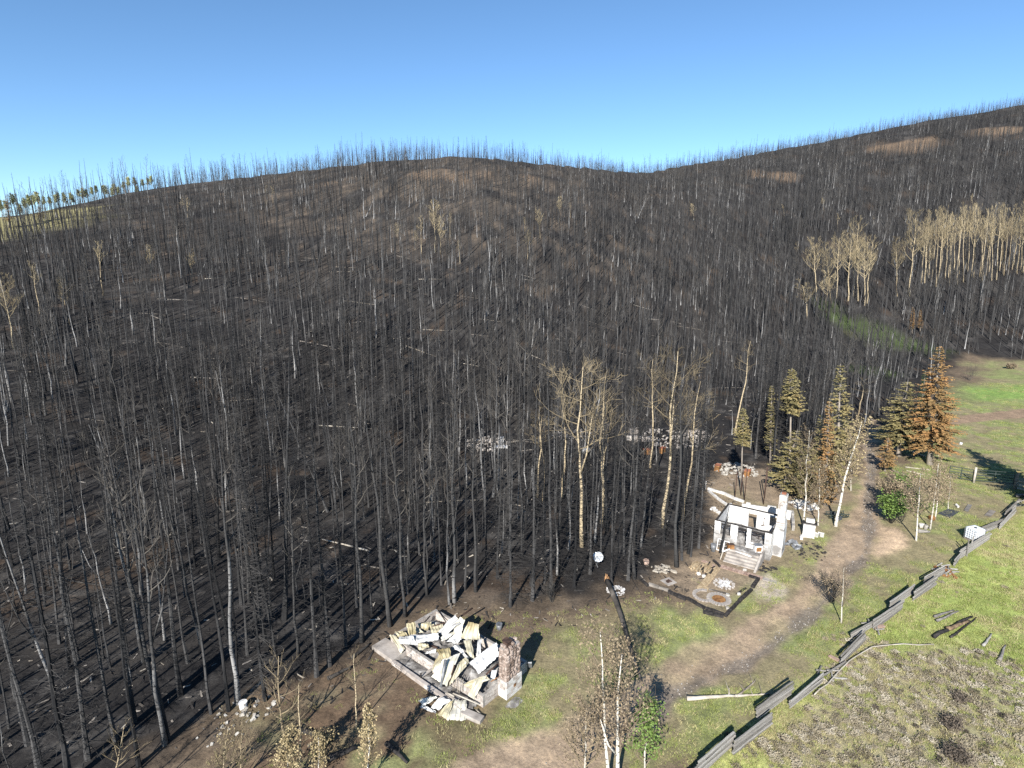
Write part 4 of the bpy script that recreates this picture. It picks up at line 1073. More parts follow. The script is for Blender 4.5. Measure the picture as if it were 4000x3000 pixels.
def stone_mesh(mat, seed):
    key = ('stone', mat, seed)
    if key not in BOX:
        r_ = random.Random(seed); V = []; F = []
        n_ = 6
        for zi, (z, s) in enumerate(((-.5, .78), (-.15, 1.0), (.25, .98), (.5, .7))):
            for k in range(n_):
                a = 2 * math.pi * k / n_ + .5; V.append((.56 * s * math.cos(a) * r_.uniform(.82, 1.1), .56 * s * math.sin(a) * r_.uniform(.82, 1.1), z + r_.uniform(-.06, .06)))
        for z in range(3):
            for k in range(n_): F.append((z * n_ + k, z * n_ + (k + 1) % n_, (z + 1) * n_ + (k + 1) % n_, (z + 1) * n_ + k))
        F.append(tuple(reversed(range(n_)))); F.append(tuple(3 * n_ + k for k in range(n_)))
        BOX[key] = new_mesh('stone', V, F, M[mat])
    return BOX[key]

def piece(name, me, loc, size, parent, rz=0.0, rot=None):
    o = bpy.data.objects.new(name, me); link(o, parent); o.location = loc; o.scale = size
    o.rotation_euler = rot if rot else (0, 0, rz)
    return o

def block_wall(parent, wallname, p0, p1, z0, zt, th, openings, mat, bl=0.4, bh=0.2, off=0, rough_top=0.0, budget=300, inner=None):
    """a wall of blocks from p0 to p1 (parent space); zt(t) gives its height along the wall; returns the wall"""
    p0 = Vector((*p0, 0)); p1 = Vector((*p1, 0)); d = p1 - p0; L = d.length; d.normalize(); rz = math.atan2(d.y, d.x)
    nrm = Vector((-d.y, d.x, 0))
    core = MB(); spans = []
    z = z0; c = 0
    while True:
        hmax = max(zt(t / 20) for t in range(21))
        if z + bh * .6 > z0 + hmax: break
        x = -(bl / 2 if c % 2 else 0)
        while x < L - .02:
            a, b = max(0, x), min(L, x + bl)
            if z + bh * .5 - z0 <= zt((a + b) / 2 / L) + U(-rough_top, rough_top):
                segs = [(a, b)]
                for (o0, o1, q0, q1) in openings:
                    if z + bh * .5 > q0 and z + bh * .5 < q1:
                        ns = []
                        for (s, e) in segs:
                            if e <= o0 or s >= o1: ns.append((s, e)); continue
                            if s < o0: ns.append((s, o0))
                            if e > o1: ns.append((o1, e))
                        segs = ns
                for (s, e) in segs:
                    if e - s > .05: spans.append((s, e, z))
            x += bl
        z += bh; c += 1
    wall = None
    for (s, e, zz) in spans:
        core.box(p0 + d * (s + e) / 2 + Vector((0, 0, zz + bh / 2)), (e - s - .004, th - .03, bh + .001), rz)
    wall = core.build(wallname, M['mortar'], parent)
    me = unit_box(mat)
    k = 0
    rest_ = MB()
    for (s, e, zz) in spans:
        loc = p0 + d * (s + e) / 2 + Vector((0, 0, zz + bh / 2)) + nrm * U(-.004, .004)
        if k < budget: piece('block', me, loc, (e - s - .012, th, bh - .012), wall, rz)
        else: rest_.box(loc, (e - s - .012, th, bh - .012), rz)
        k += 1
    if rest_.v:
        o = rest_.build('block_courses', M[mat], wall); o['kind'] = 'stuff'
    return wall

def rubble(name, pts, hfun, mat, parent=None, res=.18, chips=0, chipmat=None, label=None, cat=None, kind=None, z0=None, seed=0):
    """a heap of ash inside a polygon of world points"""
    poly = [(p[0], p[1]) for p in pts]
    xs = [p[0] for p in poly]; ys = [p[1] for p in poly]
    X = np.arange(min(xs), max(xs) + res, res); Y = np.arange(min(ys), max(ys) + res, res)
    A, B_ = np.meshgrid(X, Y)
    dd = -sdf(poly, A, B_)
    base = hz(A, B_) if z0 is None else np.full(A.shape, z0)
    Hh = base + np.where(dd > -res, hfun(A, B_, np.maximum(dd, 0)), 0) - .02
    ok = dd > -res * .7
    V = np.stack([A, B_, Hh], -1).reshape(-1, 3); w_ = A.shape[1]
    F = []
    for j in range(A.shape[0] - 1):
        for i in range(w_ - 1):
            if ok[j, i] and ok[j, i + 1] and ok[j + 1, i] and ok[j + 1, i + 1]: F.append((j * w_ + i, j * w_ + i + 1, (j + 1) * w_ + i + 1, (j + 1) * w_ + i))
    used = sorted({i for f in F for i in f}); rm = {u: k for k, u in enumerate(used)}
    o = bpy.data.objects.new(name, new_mesh(name, [V[u] for u in used], [tuple(rm[i] for i in f) for f in F], M[mat])); link(o)
    if label: tag(o, label, cat, kind=kind)
    return o

def heap(amp, sc=.6, seed=0):
    return lambda A, B_, dd: amp * np.clip(dd / .8, 0, 1) ** .7 * (0.25 + 1.1 * fbm(A / sc, B_ / sc, seed, 4))

def scraps(name, centre, rad, n, size, mat, label, cat, seed=0, lift=0.0, flat=.5):
    """loose broken pieces round a point"""
    r_ = random.Random(seed); mb = MB()
    for k in range(n):
        a = r_.uniform(0, 6.28); q = rad * math.sqrt(r_.random())
        x, y = centre.x + q * math.cos(a), centre.y + q * math.sin(a); s_ = size * r_.uniform(.4, 1.5)
        rot = Matrix.Rotation(r_.uniform(0, 6.28), 3, 'Z') @ Matrix.Rotation(r_.uniform(-.6, .6), 3, 'X') @ Matrix.Rotation(r_.uniform(-.6, .6), 3, 'Y')
        mb.box((x, y, hzf(x, y) + s_ * .2 + lift * r_.random() * (1 - q / rad)), (s_ * r_.uniform(.7, 1.8), s_, s_ * flat), rot=rot, jit=s_ * .12)
    o = mb.build(name, M[mat]); tag(o, label, cat, kind='stuff')
    return o

# ------------------------------------------------------------------ the collapsed cabin with its stone chimney
ca_z = hzf(-4.5, 34.0)
EX = Vector((.757, -.653, 0)); EY = Vector((.653, .757, 0))
CA0 = Vector((-8.15, 35.45, ca_z)); CA_RZ = math.atan2(EX.y, EX.x)
cab = empty('collapsed_cabin', CA0, CA_RZ)
tag(cab, 'burnt down cabin with block foundation, concrete porch and tall stone chimney', 'cabin')
CL, CD = 8.6, 3.9
H8 = lambda t: .8
block_wall(cab, 'foundation_wall', (0, 0), (CL, 0), -.1, lambda t: .86 if t > .06 else .9, .2, [(5.2, 6.0, .3, 2)], 'block_grey')
block_wall(cab, 'foundation_wall', (CL - .1, .1), (CL - .1, 1.25), -.1, lambda t: .84, .2, [], 'block_grey')
block_wall(cab, 'foundation_wall', (CL - .1, 2.65), (CL - .1, CD - .1), -.1, lambda t: .84, .2, [], 'block_grey')
block_wall(cab, 'foundation_wall', (CL, CD), (0, CD), -.1, lambda t: .88, .2, [], 'block_grey')
block_wall(cab, 'foundation_wall', (.1, CD - .1), (.1, .1), -.1, lambda t: .88, .2, [], 'block_grey')
mb = MB(); mb.box((CL / 2, CD / 2, .0), (CL - .3, CD - .3, .1)); mb.build('floor_slab', M['concrete'], cab)
# porch: kerb wall, intact slab at the left end, broken fill, right end kerb
mb = MB(); mb.box((.55, -.68, .13), (2.2, 1.15, .36), jit=.01); mb.build('porch_slab', M['concrete'], cab)
mb = MB(); mb.bar((1.66, -1.22, .12), (8.0, -1.22, .12), .22, .34); mb.build('porch_kerb', M['block_grey'], cab)
mb = MB(); mb.bar((8.0, -1.22, .10), (9.3, -.9, .05), .5, .26, jit=.03); mb.build('porch_kerb', M['concrete'], cab)
mb = MB(); mb.bar((4.2, -1.0, .3), (4.2, -.12, .3), .2, .06); mb.bar((6.4, -1.0, .3), (7.4, -1.02, .32), .1, .06); mb.build('porch_step', M['concrete'], cab)
# chimney: block base, stones above
ch = MB(); ch.box((CL + .30, 1.95, 1.58), (.56, 1.2, 3.16)); chim = ch.build('chimney', M['mortar'], cab)
for z in range(6):
    for side in range(4):
        W_, D_ = (1.4, .74)
        ln = W_ if side % 2 == 0 else D_; off = .2 if z % 2 else 0
        x = -off
        while x < ln - .05:
            a, b = max(0, x), min(ln, x + .4); c_ = (a + b) / 2 - ln / 2
            if side == 0: loc = (CL + .30 + D_ / 2 - .05, 1.95 + c_, z * .2 + .0)
            elif side == 2: loc = (CL + .30 - D_ / 2 + .05, 1.95 + c_, z * .2 + .0)
            elif side == 1: loc = (CL + .30 + c_, 1.95 - W_ / 2 + .05, z * .2 + .0)
            else: loc = (CL + .30 + c_, 1.95 + W_ / 2 - .05, z * .2 + .0)
            piece('block', unit_box('block_grey' if side == 2 or rnd.random() < .4 else 'block_white'), loc, (b - a - .012, .1, .188), chim, math.pi / 2 if side % 2 == 0 else 0)
            x += .4
r_ = random.Random(44)
zc = 1.12
while zc < 3.08:
    hh = r_.uniform(.15, .24)
    for side in range(4):
        ln = 1.26 if side % 2 == 0 else .62
        x = 0
        while x < ln - .03:
            w_ = min(r_.uniform(.16, .42), ln - x)
            if ln - x - w_ < .1: w_ = ln - x
            c_ = x + w_ / 2 - ln / 2; q = r_.uniform(.02, .075)
            if side == 0: loc = (CL + .30 + .27 + q - .04, 1.95 + c_, zc + hh / 2)
            elif side == 2: loc = (CL + .30 - .27 - q + .04, 1.95 + c_, zc + hh / 2)
            elif side == 1: loc = (CL + .30 + c_, 1.95 - .59 - q + .04, zc + hh / 2)
            else: loc = (CL + .30 + c_, 1.95 + .59 + q - .04, zc + hh / 2)
            sz = (w_ * .98, .17, hh * .97)
            piece('stone', stone_mesh('stone_wall', r_.randrange(8)), loc, sz, chim, math.pi / 2 if side % 2 == 0 else 0, (r_.uniform(-.08, .08), r_.uniform(-.08, .08), (math.pi / 2 if side % 2 == 0 else 0) + r_.uniform(-.06, .06)))
            x += w_
    zc += hh
for k in range(11):
    piece('stone', stone_mesh('stone_wall', k % 8), (CL + .30 + U(-.25, .25), 1.95 + U(-.55, .55), 3.16 + U(0, .1)), (U(.2, .35), U(.2, .3), U(.14, .24)), chim, U(0, 3))
mb = MB(); mb.box((CL + .26, 1.75, 3.36), (.34, .34, .3)); mb.box((CL + .26, 1.75, 3.53), (.46, .46, .05)); mb.build('flue_cap', M['iron_brown'], chim)
mb = MB(); mb.box((CL + .30 + .37, 2.0, .55), (.02, .2, .2)); mb.build('cleanout_hatch', M['rust'], chim)

# what is left inside, and the roofing that fell on it
def CA(x, y): return CA0 + EX * x + EY * y
rubble('cabin_rubble', [CA(.2, .2), CA(CL - .2, .2), CA(CL - .2, CD - .2), CA(.2, CD - .2)], heap(.75, .5, 5), 'ash', z0=ca_z + .03, label='grey ash and rubble inside the cabin foundation', cat='rubble', kind='stuff')
rubble('porch_rubble', [CA(1.6, -1.12), CA(8.3, -1.12), CA(8.3, -.1), CA(1.6, -.1)], heap(.22, .4, 6), 'ash', z0=ca_z + .05, label='grey rubble filling the broken cabin porch', cat='rubble', kind='stuff')

def crop_a(cx, cy, z):
    return PZ(774.3 + cx * .2, 1244.5 + cy * .2, ca_z + z)
def roof_sheet(q, ribs, bow, mat, label, seed, warp=.05, cross=0):
    a, b, c, d = [crop_a(*p) for p in q]
    r_ = random.Random(seed)
    nu, nv = ribs * 4 + 1, 9
    cen = (a + b + c + d) / 4
    nrm = ((c - a).cross(d - b)).normalized()
    if nrm.z < 0: nrm = -nrm
    top = []; ph = r_.uniform(0, 6); ph2 = r_.uniform(0, 6)
    for j in range(nv):
        v = j / (nv - 1)
        for i in range(nu):
            u = i / (nu - 1)
            p = a.lerp(b, u).lerp(d.lerp(c, u), v)
            h_ = bow * 4 * v * (1 - v) + warp * (math.sin(u * 5 + v * 4 + ph) + .6 * math.sin(v * 9 - u * 3 + ph2))
            m4 = i % 4
            h_ += .045 if m4 == 2 else 0.0
            if cross and (j % 3 == 1): h_ += .03
            p = p + nrm * h_
            if j in (0, nv - 1) or i in (0, nu - 1): p = p + Vector((r_.uniform(-.03, .03), r_.uniform(-.03, .03), r_.uniform(-.02, .02)))
            top.append(p - cen)
    V = top + [p - nrm * .012 for p in top]; F = []; n_ = nu * nv
    for j in range(nv - 1):
        for i in range(nu - 1):
            f = (j * nu + i, j * nu + i + 1, (j + 1) * nu + i + 1, (j + 1) * nu + i)
            F.append(f); F.append(tuple(x + n_ for x in reversed(f)))
    edge = [i for i in range(nu)] + [j * nu + nu - 1 for j in range(1, nv)] + [(nv - 1) * nu + i for i in range(nu - 2, -1, -1)] + [j * nu for j in range(nv - 2, 0, -1)]
    for k in range(len(edge)):
        e0, e1 = edge[k], edge[(k + 1) % len(edge)]; F.append((e0, e0 + n_, e1 + n_, e1))
    o = bpy.data.objects.new('metal_roof_sheet', new_mesh('metal_roof_sheet', V, F, M[mat])); link(o); o.location = cen
    tag(o, label, 'roof sheet', 'fallen roofing sheets of the cabin')
    return o
Y_, W_, C_ = 'roof_yellow', 'roof_white', 'roof_cream'
SHEETS = [
 ([(1020, 1330, .35), (1170, 1345, .35), (1165, 1555, .06), (960, 1560, .06)], 4, .03, C_, 'fan shaped cream sheet spilling off the porch, rightmost piece'),
 ([(985, 1365, .4), (1035, 1335, .42), (962, 1556, .09), (848, 1490, .09)], 3, .03, Y_, 'yellowed middle piece of the sheet fan below the porch'),
 ([(900, 1300, .5), (990, 1340, .5), (870, 1450, .12), (780, 1420, .1)], 2, .03, W_, 'grey white left piece of the sheet fan below the porch'),
 ([(660, 1405, .1), (690, 1380, .12), (840, 1455, .12), (838, 1490, .08)], 1, .01, W_, 'narrow white strip lowest on the ground before the porch'),
 ([(645, 1345, .2), (830, 1285, .4), (855, 1325, .4), (700, 1400, .15)], 2, .03, C_, 'cream sheet lying on the soil left of the fan'),
 ([(1250, 1130, 1.2), (1390, 1070, 1.3), (1250, 1335, .5), (1180, 1290, .55)], 2, .08, C_, 'cream sheet hanging over the front wall near the chimney'),
 ([(1130, 1170, .85), (1200, 1215, .75), (1420, 1120, 1.15), (1380, 1070, 1.25)], 2, .05, Y_, 'yellow sheet leaning by the front wall before the chimney'),
 ([(1200, 940, 1.0), (1490, 705, 1.6), (1520, 860, 1.3), (1300, 1055, .8)], 4, .05, W_, 'broad white sheet with a grid of ribs beside the chimney'),
 ([(910, 900, 1.4), (1100, 830, 1.5), (955, 1190, .55), (790, 1090, .6)], 4, .08, C_, 'long cream sheet sliding over the middle of the front wall'),
 ([(1060, 960, 1.3), (1150, 880, 1.35), (1200, 930, 1.15), (975, 1185, .6)], 3, .06, Y_, 'stained cream sheet right beside the long one'),
 ([(880, 845, 1.3), (925, 885, 1.35), (845, 1060, .75), (780, 1010, .75)], 1, .06, C_, 'narrow cream strip on the left of the long sheet'),
 ([(835, 790, 1.5), (990, 780, 1.6), (1000, 880, 1.35), (900, 905, 1.3)], 3, .12, Y_, 'curled tan sheet at the centre of the heap'),
 ([(640, 730, 1.15), (750, 725, 1.2), (765, 775, 1.1), (650, 800, 1.05)], 2, .04, Y_, 'small olive yellow sheet above the front wall'),
 ([(715, 830, 1.0), (840, 785, 1.1), (830, 830, 1.0), (740, 838, .95)], 2, .03, W_, 'small white torn sheet above the front wall'),
 ([(435, 655, 1.3), (590, 640, 1.45), (640, 745, 1.1), (450, 730, 1.05)], 3, .18, W_, 'rolled white sheet at the left end of the heap'),
 ([(560, 640, 1.25), (870, 615, 1.35), (865, 685, 1.2), (600, 740, 1.1)], 3, .10, W_, 'long white sheet behind the rolled one'),
 ([(335, 640, .95), (395, 635, 1.0), (505, 785, .6), (455, 832, .45)], 2, .05, C_, 'cream sheet drooping onto the porch slab'),
 ([(385, 610, 1.0), (470, 588, 1.05), (535, 640, 1.1), (430, 662, 1.0)], 2, .03, Y_, 'tan sheet on the back left corner'),
 ([(515, 515, 1.75), (610, 495, 1.75), (622, 630, 1.0), (540, 648, 1.0)], 3, .14, Y_, 'upright tan sheet with a rounded top at the left'),
 ([(640, 508, 1.1), (790, 495, 1.15), (745, 592, .9), (655, 555, .95)], 3, .05, Y_, 'tan sheet lying against the back wall'),
 ([(620, 545, 1.0), (705, 600, .95), (690, 618, .85), (622, 612, .85)], 1, .02, C_, 'little cream scrap between the tan sheets'),
 ([(1050, 425, 1.95), (1115, 520, 1.7), (930, 662, 1.05), (860, 600, 1.0)], 3, .16, W_, 'large white curled sheet rising at the back'),
 ([(1095, 440, 1.95), (1147, 470, 1.9), (1110, 685, 1.05), (1010, 640, 1.1)], 2, .06, C_, 'tall cream sheet right of the large curled one'),
 ([(1190, 490, 2.05), (1300, 520, 2.0), (1312, 690, 1.1), (1095, 672, 1.1)], 4, .05, C_, 'tall standing cream sheet casting a shadow behind the cabin'),
 ([(955, 700, 1.1), (1090, 600, 1.3), (1110, 690, 1.05), (1040, 735, .95)], 2, .04, W_, 'white sheet in front of the large curled one'),
 ([(1140, 700, 1.15), (1220, 690, 1.2), (1250, 890, .85), (1190, 890, .8)], 2, .12, C_, 'bent cream sheet right of the centre'),
 ([(1290, 680, 1.2), (1335, 670, 1.2), (1315, 870, .85), (1270, 870, .8)], 1, .08, W_, 'narrow white strip near the grid ribbed sheet'),
 ([(1010, 762, 1.3), (1085, 742, 1.3), (1200, 912, 1.0), (1150, 872, 1.0)], 1, .10, W_, 'white curved strip at the centre of the heap'),
 ([(890, 650, 1.2), (1070, 590, 1.3), (950, 685, 1.1), (900, 702, 1.05)], 2, .03, C_, 'cream scrap below the large curled sheet'),
 ([(760, 540, .95), (900, 500, 1.0), (930, 600, .95), (800, 620, .9)], 4, .03, Y_, 'brownish sheet flat against the back wall'),
]
for k, (q, rb, bw, mt, lab) in enumerate(SHEETS):
    roof_sheet(q, rb, bw, mt, lab, 50 + k, .055, cross=('grid' in lab))
def pole(name, a, b, r, mat, label, cat, n=8):
    a = Vector(a); b = Vector(b); m_ = (a + b) / 2
    mb = MB(); mb.tube([a - m_, (a + b) / 2 - m_ + Vector((0, 0, .01)), b - m_], r, n)
    o = mb.build(name, M[mat], None, True, m_); tag(o, label, cat); return o
pole('stove_pipe', crop_a(940, 905, 1.7), crop_a(890, 1200, .35), .09, 'steel', 'grey steel stove pipe leaning over the porch', 'pipe', 12)
pole('iron_pole', crop_a(1040, 960, 1.2), crop_a(965, 1190, .4), .05, 'iron_brown', 'dark iron bar beside the stove pipe', 'bar')
for k, (x0, y0, x1, y1) in enumerate(((1065, 1085, 1020, 1240), (1085, 1090, 1070, 1260), (1110, 1100, 1085, 1270), (1130, 1110, 1120, 1250))):
    pole('wall_stud', crop_a(x0, y0, 1.1), crop_a(x1, y1, .3), .022, 'wood_pale', ('first', 'second', 'third', 'fourth')[k] + ' thin pale stud from the left leaning at the porch', 'stud', 5)
for k in range(5):
    pole('picket', crop_a(1445 + k * 12, 1015, 1.3), crop_a(1430 + k * 10, 1110, .9), .03, 'white_paint', ('leftmost', 'second', 'third', 'fourth', 'rightmost')[k] + ' short white picket against the chimney', 'picket', 4)
pole('iron_pole', crop_a(1430, 1140, .8), crop_a(1540, 1075, 1.0), .03, 'rust', 'rusty rod at the foot of the chimney', 'bar')
pole('iron_pole', crop_a(1380, 1060, 1.0), crop_a(1505, 950, 1.2), .06, 'iron_brown', 'brown beam leaning on the chimney', 'bar')
pole('plank', crop_a(1270, 1440, .1), crop_a(1340, 1515, .05), .04, 'wood_pale', 'short pale plank on the grass before the cabin', 'plank', 4)
pole('plank', crop_a(950, 1260, .5), crop_a(1035, 1300, .45), .06, 'wood_pale', 'pale plank on the porch behind the fan', 'plank', 4)
pole('plank', crop_a(1020, 1265, .5), crop_a(1300, 1385, .25), .05, 'wood_pale', 'long pale plank along the broken porch edge', 'plank', 4)
pole('charred_post', crop_a(672, 1130, 0), crop_a(675, 1050, .7), .05, 'wood_char', 'charred post stub in front of the porch kerb', 'post', 6)
pole('charred_post', crop_a(105, 905, 0.06), crop_a(195, 745, 0.06), .07, 'wood_char', 'charred board lying left of the porch slab', 'board', 6)
rubble('fallen_stones', [CA(CL + .75, .6), CA(CL + 1.5, 1.0), CA(CL + 1.5, 2.0), CA(CL + .8, 2.0)], heap(.18, .3, 8), 'ash', label='dark ash patch at the foot of the chimney', cat='rubble', kind='stuff')
p = crop_a(1520, 575, 0)
b_ = empty('bucket', p); tag(b_, 'grey metal bucket on bare soil behind the chimney', 'bucket')
mb = MB(); mb.tube([(0, 0, 0), (0, 0, .42)], [.19, .22], 12); mb.build('body', M['steel'], b_, True)
mb = MB(); mb.tube([(0, 0, .42), (0, 0, .45)], [.235, .235], 12); mb.build('rim', M['steel'], b_)
# sheet metal scraps right of the chimney
mb = MB(); mb.box((0, 0, .25), (.5, .04, .9), rot=Matrix.Rotation(.5, 3, 'X'), jit=.05); o = mb.build('metal_scrap', M['steel'], None, False, crop_a(1830, 1000, 0)); tag(o, 'bent grey metal scrap in the chimney shadow', 'scrap')

# ------------------------------------------------------------------ the roofless white block house
FL = G(1540, 1179); FR = G(1662, 1212)
hb_z = (FL.z + FR.z) / 2
hx = Vector((FR.x - FL.x, FR.y - FL.y, 0)); HW = hx.length; hx.normalize(); hy = Vector((-hx.y, hx.x, 0)); HD = 4.4
HB0 = Vector((FL.x, FL.y, hb_z)); HH = 2.5; FLZ = .7
hs = empty('roofless_house', HB0, math.atan2(hx.y, hx.x))
tag(hs, 'roofless burnt white block house with chimney and front steps', 'house')
def HBp(x, y, z=0): return HB0 + hx * x + hy * y + Vector((0, 0, z))
OPF = [(.115 * HW, .29 * HW, 1.35, 2.42), (.42 * HW, .575 * HW, .65, 2.42), (.65 * HW, .885 * HW, 1.2, 2.42)]
TH = .2
block_wall(hs, 'front_wall', (0, TH / 2), (HW, TH / 2), -.3, lambda t: HH + .3, TH, OPF, 'block_soot', budget=300)
block_wall(hs, 'side_wall', (HW - TH / 2, TH), (HW - TH / 2, HD - TH), -.3, lambda t: HH + .3, TH, [], 'block_white', budget=240)
def plain_wall(name, p0, p1, z0, z1, th, ops, mat, parent):
    p0 = Vector((*p0, 0)); p1 = Vector((*p1, 0)); d = p1 - p0; L = d.length; d.normalize(); rz = math.atan2(d.y, d.x)
    xs = sorted({0.0, L, *[o[0] for o in ops], *[o[1] for o in ops]}); mb = MB()
    for a, b in zip(xs[:-1], xs[1:]):
        m_ = (a + b) / 2; zs = [(z0, z1)]
        for o in ops:
            if o[0] < m_ < o[1]: zs = [(z0, o[2]), (o[3], z1)]
        for q0, q1 in zs:
            if q1 - q0 > .01: mb.box(p0 + d * m_ + Vector((0, 0, (q0 + q1) / 2)), (b - a, th, q1 - q0), rz)
    return mb.build(name, M[mat], parent)
plain_wall('side_wall', (TH / 2, TH), (TH / 2, HD - TH), -.3, HH, TH, [], 'plaster', hs)
plain_wall('back_wall', (0, HD - TH / 2), (HW, HD - TH / 2), -.3, HH, TH, [(.42 * HW, .57 * HW, FLZ, HH - .08), (.80 * HW, .93 * HW, 1.3, HH - .08)], 'plaster', hs)
mb = MB(); mb.box((HW / 2, HD / 2, FLZ - .1), (HW - 2 * TH, HD - 2 * TH, .2)); mb.build('floor_slab', M['concrete'], hs)
# charred plates on the wall tops and lintels
for a, b in (((-.02, TH / 2), (HW + .02, TH / 2)), ((0, HD - TH / 2), (HW, HD - TH / 2)), ((TH / 2, TH), (TH / 2, HD - TH)), ((HW - TH / 2, TH), (HW - TH / 2, 1.2)), ((HW - TH / 2, 2.6), (HW - TH / 2, HD - TH))):
    mb = MB(); mb.bar((*a, HH + .035), (*b, HH + .035), TH * .8, .07, jit=.006); mb.build('top_plate', M['wood_char'], hs)
mb = MB(); mb.bar((OPF[0][0] - .1, 0, .02 + 1.3), (OPF[0][1] + .1, 0, 1.32), .26, .06); mb.build('window_sill', M['concrete'], hs)
mb = MB(); mb.bar((OPF[2][0] - .06, 0, 1.17), (OPF[2][1] + .06, 0, 1.17), .26, .06); mb.build('window_sill', M['concrete'], hs)
for o_ in OPF[:1] + OPF[2:]:
    mb = MB(); x0, x1, z0, z1 = o_
    mb.bar((x0 + .03, .06, z0), (x0 + .03, .06, z1), .05); mb.bar((x1 - .03, .06, z0 + .0), (x1 - .03, .06, z1), .05); mb.bar((x0, .06, z1 - .1), (x1, .06, z1 - .12), .06, .12)
    mb.build('window_frame', M['wood_char'], hs)
mb = MB(); x0, x1, z0, z1 = OPF[1]; mb.bar((x0, .06, z1 - .14), (x1, .06, z1 - .14), .07, .14); mb.bar((x1 - .03, .06, z0), (x1 - .03, .06, z1 - .2), .06); mb.build('door_frame', M['wood_char'], hs)
# terrace and steps
SX0, SX1 = .33 * HW - .1, .90 * HW
mb = MB(); mb.box(((SX0 + SX1) / 2, -.55, FLZ / 2 - .3), (SX1 - SX0, 1.1, FLZ + .56)); mb.build('terrace', M['concrete'], hs)
for k in range(5):
    zt_ = FLZ - .16 * (k + 1); y_ = -1.1 - .30 * k
    mb = MB(); mb.box(((SX0 + SX1) / 2 - .05 - .02 * k, y_ - .15, zt_ - .35), (SX1 - SX0 - .24, .32, .7), jit=.006); mb.build('step', M['concrete'], hs)
mb = MB()
V = [(SX1 - .12, -1.1, -.4), (SX1 + .06, -1.1, -.4), (SX1 + .06, -1.1, FLZ + .22), (SX1 - .12, -1.1, FLZ + .22), (SX1 - .25, -2.75, -.4), (SX1 - .07, -2.75, -.4), (SX1 - .07, -2.75, .02), (SX1 - .25, -2.75, .02)]
mb.add(V, [(0, 1, 2, 3), (7, 6, 5, 4), (0, 4, 5, 1), (1, 5, 6, 2), (2, 6, 7, 3), (3, 7, 4, 0)]); mb.box((SX1 - .03, -.55, FLZ / 2 - .1), (.18, 1.1, FLZ + .6)); mb.build('stair_wall', M['concrete'], hs)
# chimney on the right wall
CX0 = HW; cy0, cy1 = 1.25, 2.8; cw = .72
cb = MB(); cb.box((CX0 + cw / 2 - .002, (cy0 + cy1) / 2, 1.1), (cw, cy1 - cy0, 3.0)); hch = cb.build('chimney', M['plaster'], hs)
def frustum(x0, x1, y0, y1, z0, X0, X1, Y0, Y1, z1):
    return [(x0, y0, z0), (x1, y0, z0), (x1, y1, z0), (x0, y1, z0), (X0, Y0, z1), (X1, Y0, z1), (X1, Y1, z1), (X0, Y1, z1)]
mb = MB(); mb.add(frustum(CX0 + .01, CX0 + cw - .01, cy0 + .01, cy1 - .01, 2.6, CX0 + .02, CX0 + cw - .06, 1.62, 2.42, 3.35), [(0, 3, 2, 1), (4, 5, 6, 7), (0, 1, 5, 4), (1, 2, 6, 5), (2, 3, 7, 6), (3, 0, 4, 7)]); mb.build('shoulder', M['block_white'], hch)
for k in range(4):
    mb = MB(); t = k / 4
    mb.box((CX0 + cw / 2 - .02, 1.44 - .2 + .11 * k + .05, 2.72 + .17 * k), (cw - .06, .24, .09)); mb.build('brick_course', M['block_grey'], hch)
sx0, sx1, sy0, sy1 = CX0 + .04, CX0 + cw - .10, 1.66, 2.38
mb = MB(); mb.box(((sx0 + sx1) / 2, (sy0 + sy1) / 2, 4.35), (sx1 - sx0 - .04, sy1 - sy0 - .04, 2.4)); mb.build('flue', M['mortar'], hch)
z = 3.3; c = 0
while z < 5.45:
    for side in range(4):
        ln = (sy1 - sy0) if side % 2 == 0 else (sx1 - sx0); x = -(.18 if c % 2 else 0)
        while x < ln - .04:
            a, b = max(0, x), min(ln, x + .36); c_ = (a + b) / 2
            if side == 0: loc = (sx1 - .03, sy0 + c_, z + .1)
            elif side == 2: loc = (sx0 + .03, sy0 + c_, z + .1)
            elif side == 1: loc = (sx0 + c_, sy0 + .03, z + .1)
            else: loc = (sx0 + c_, sy1 - .03, z + .1)
            piece('block', unit_box('block_white' if rnd.random() < .6 else 'block_grey'), loc, (b - a - .015, .09, .185), hch, math.pi / 2 if side % 2 == 0 else 0)
            x += .36
    z += .2; c += 1
mb = MB(); mb.box(((sx0 + sx1) / 2, (sy0 + sy1) / 2, 5.58), (.34, .3, .2)); mb.build('flue_tile', M['brick'], hch)
mb = MB(); mb.box((CX0 + cw / 2 + .02, (cy0 + cy1) / 2, -.38), (cw + .2, cy1 - cy0 + .25, .5), jit=.02); mb.build('chimney_footing', M['concrete'], hs)
mb = MB(); mb.box((CX0 + cw + .005, cy1 - .5, .35), (.02, .16, .2)); mb.build('cleanout_hatch', M['wood_char'], hch)
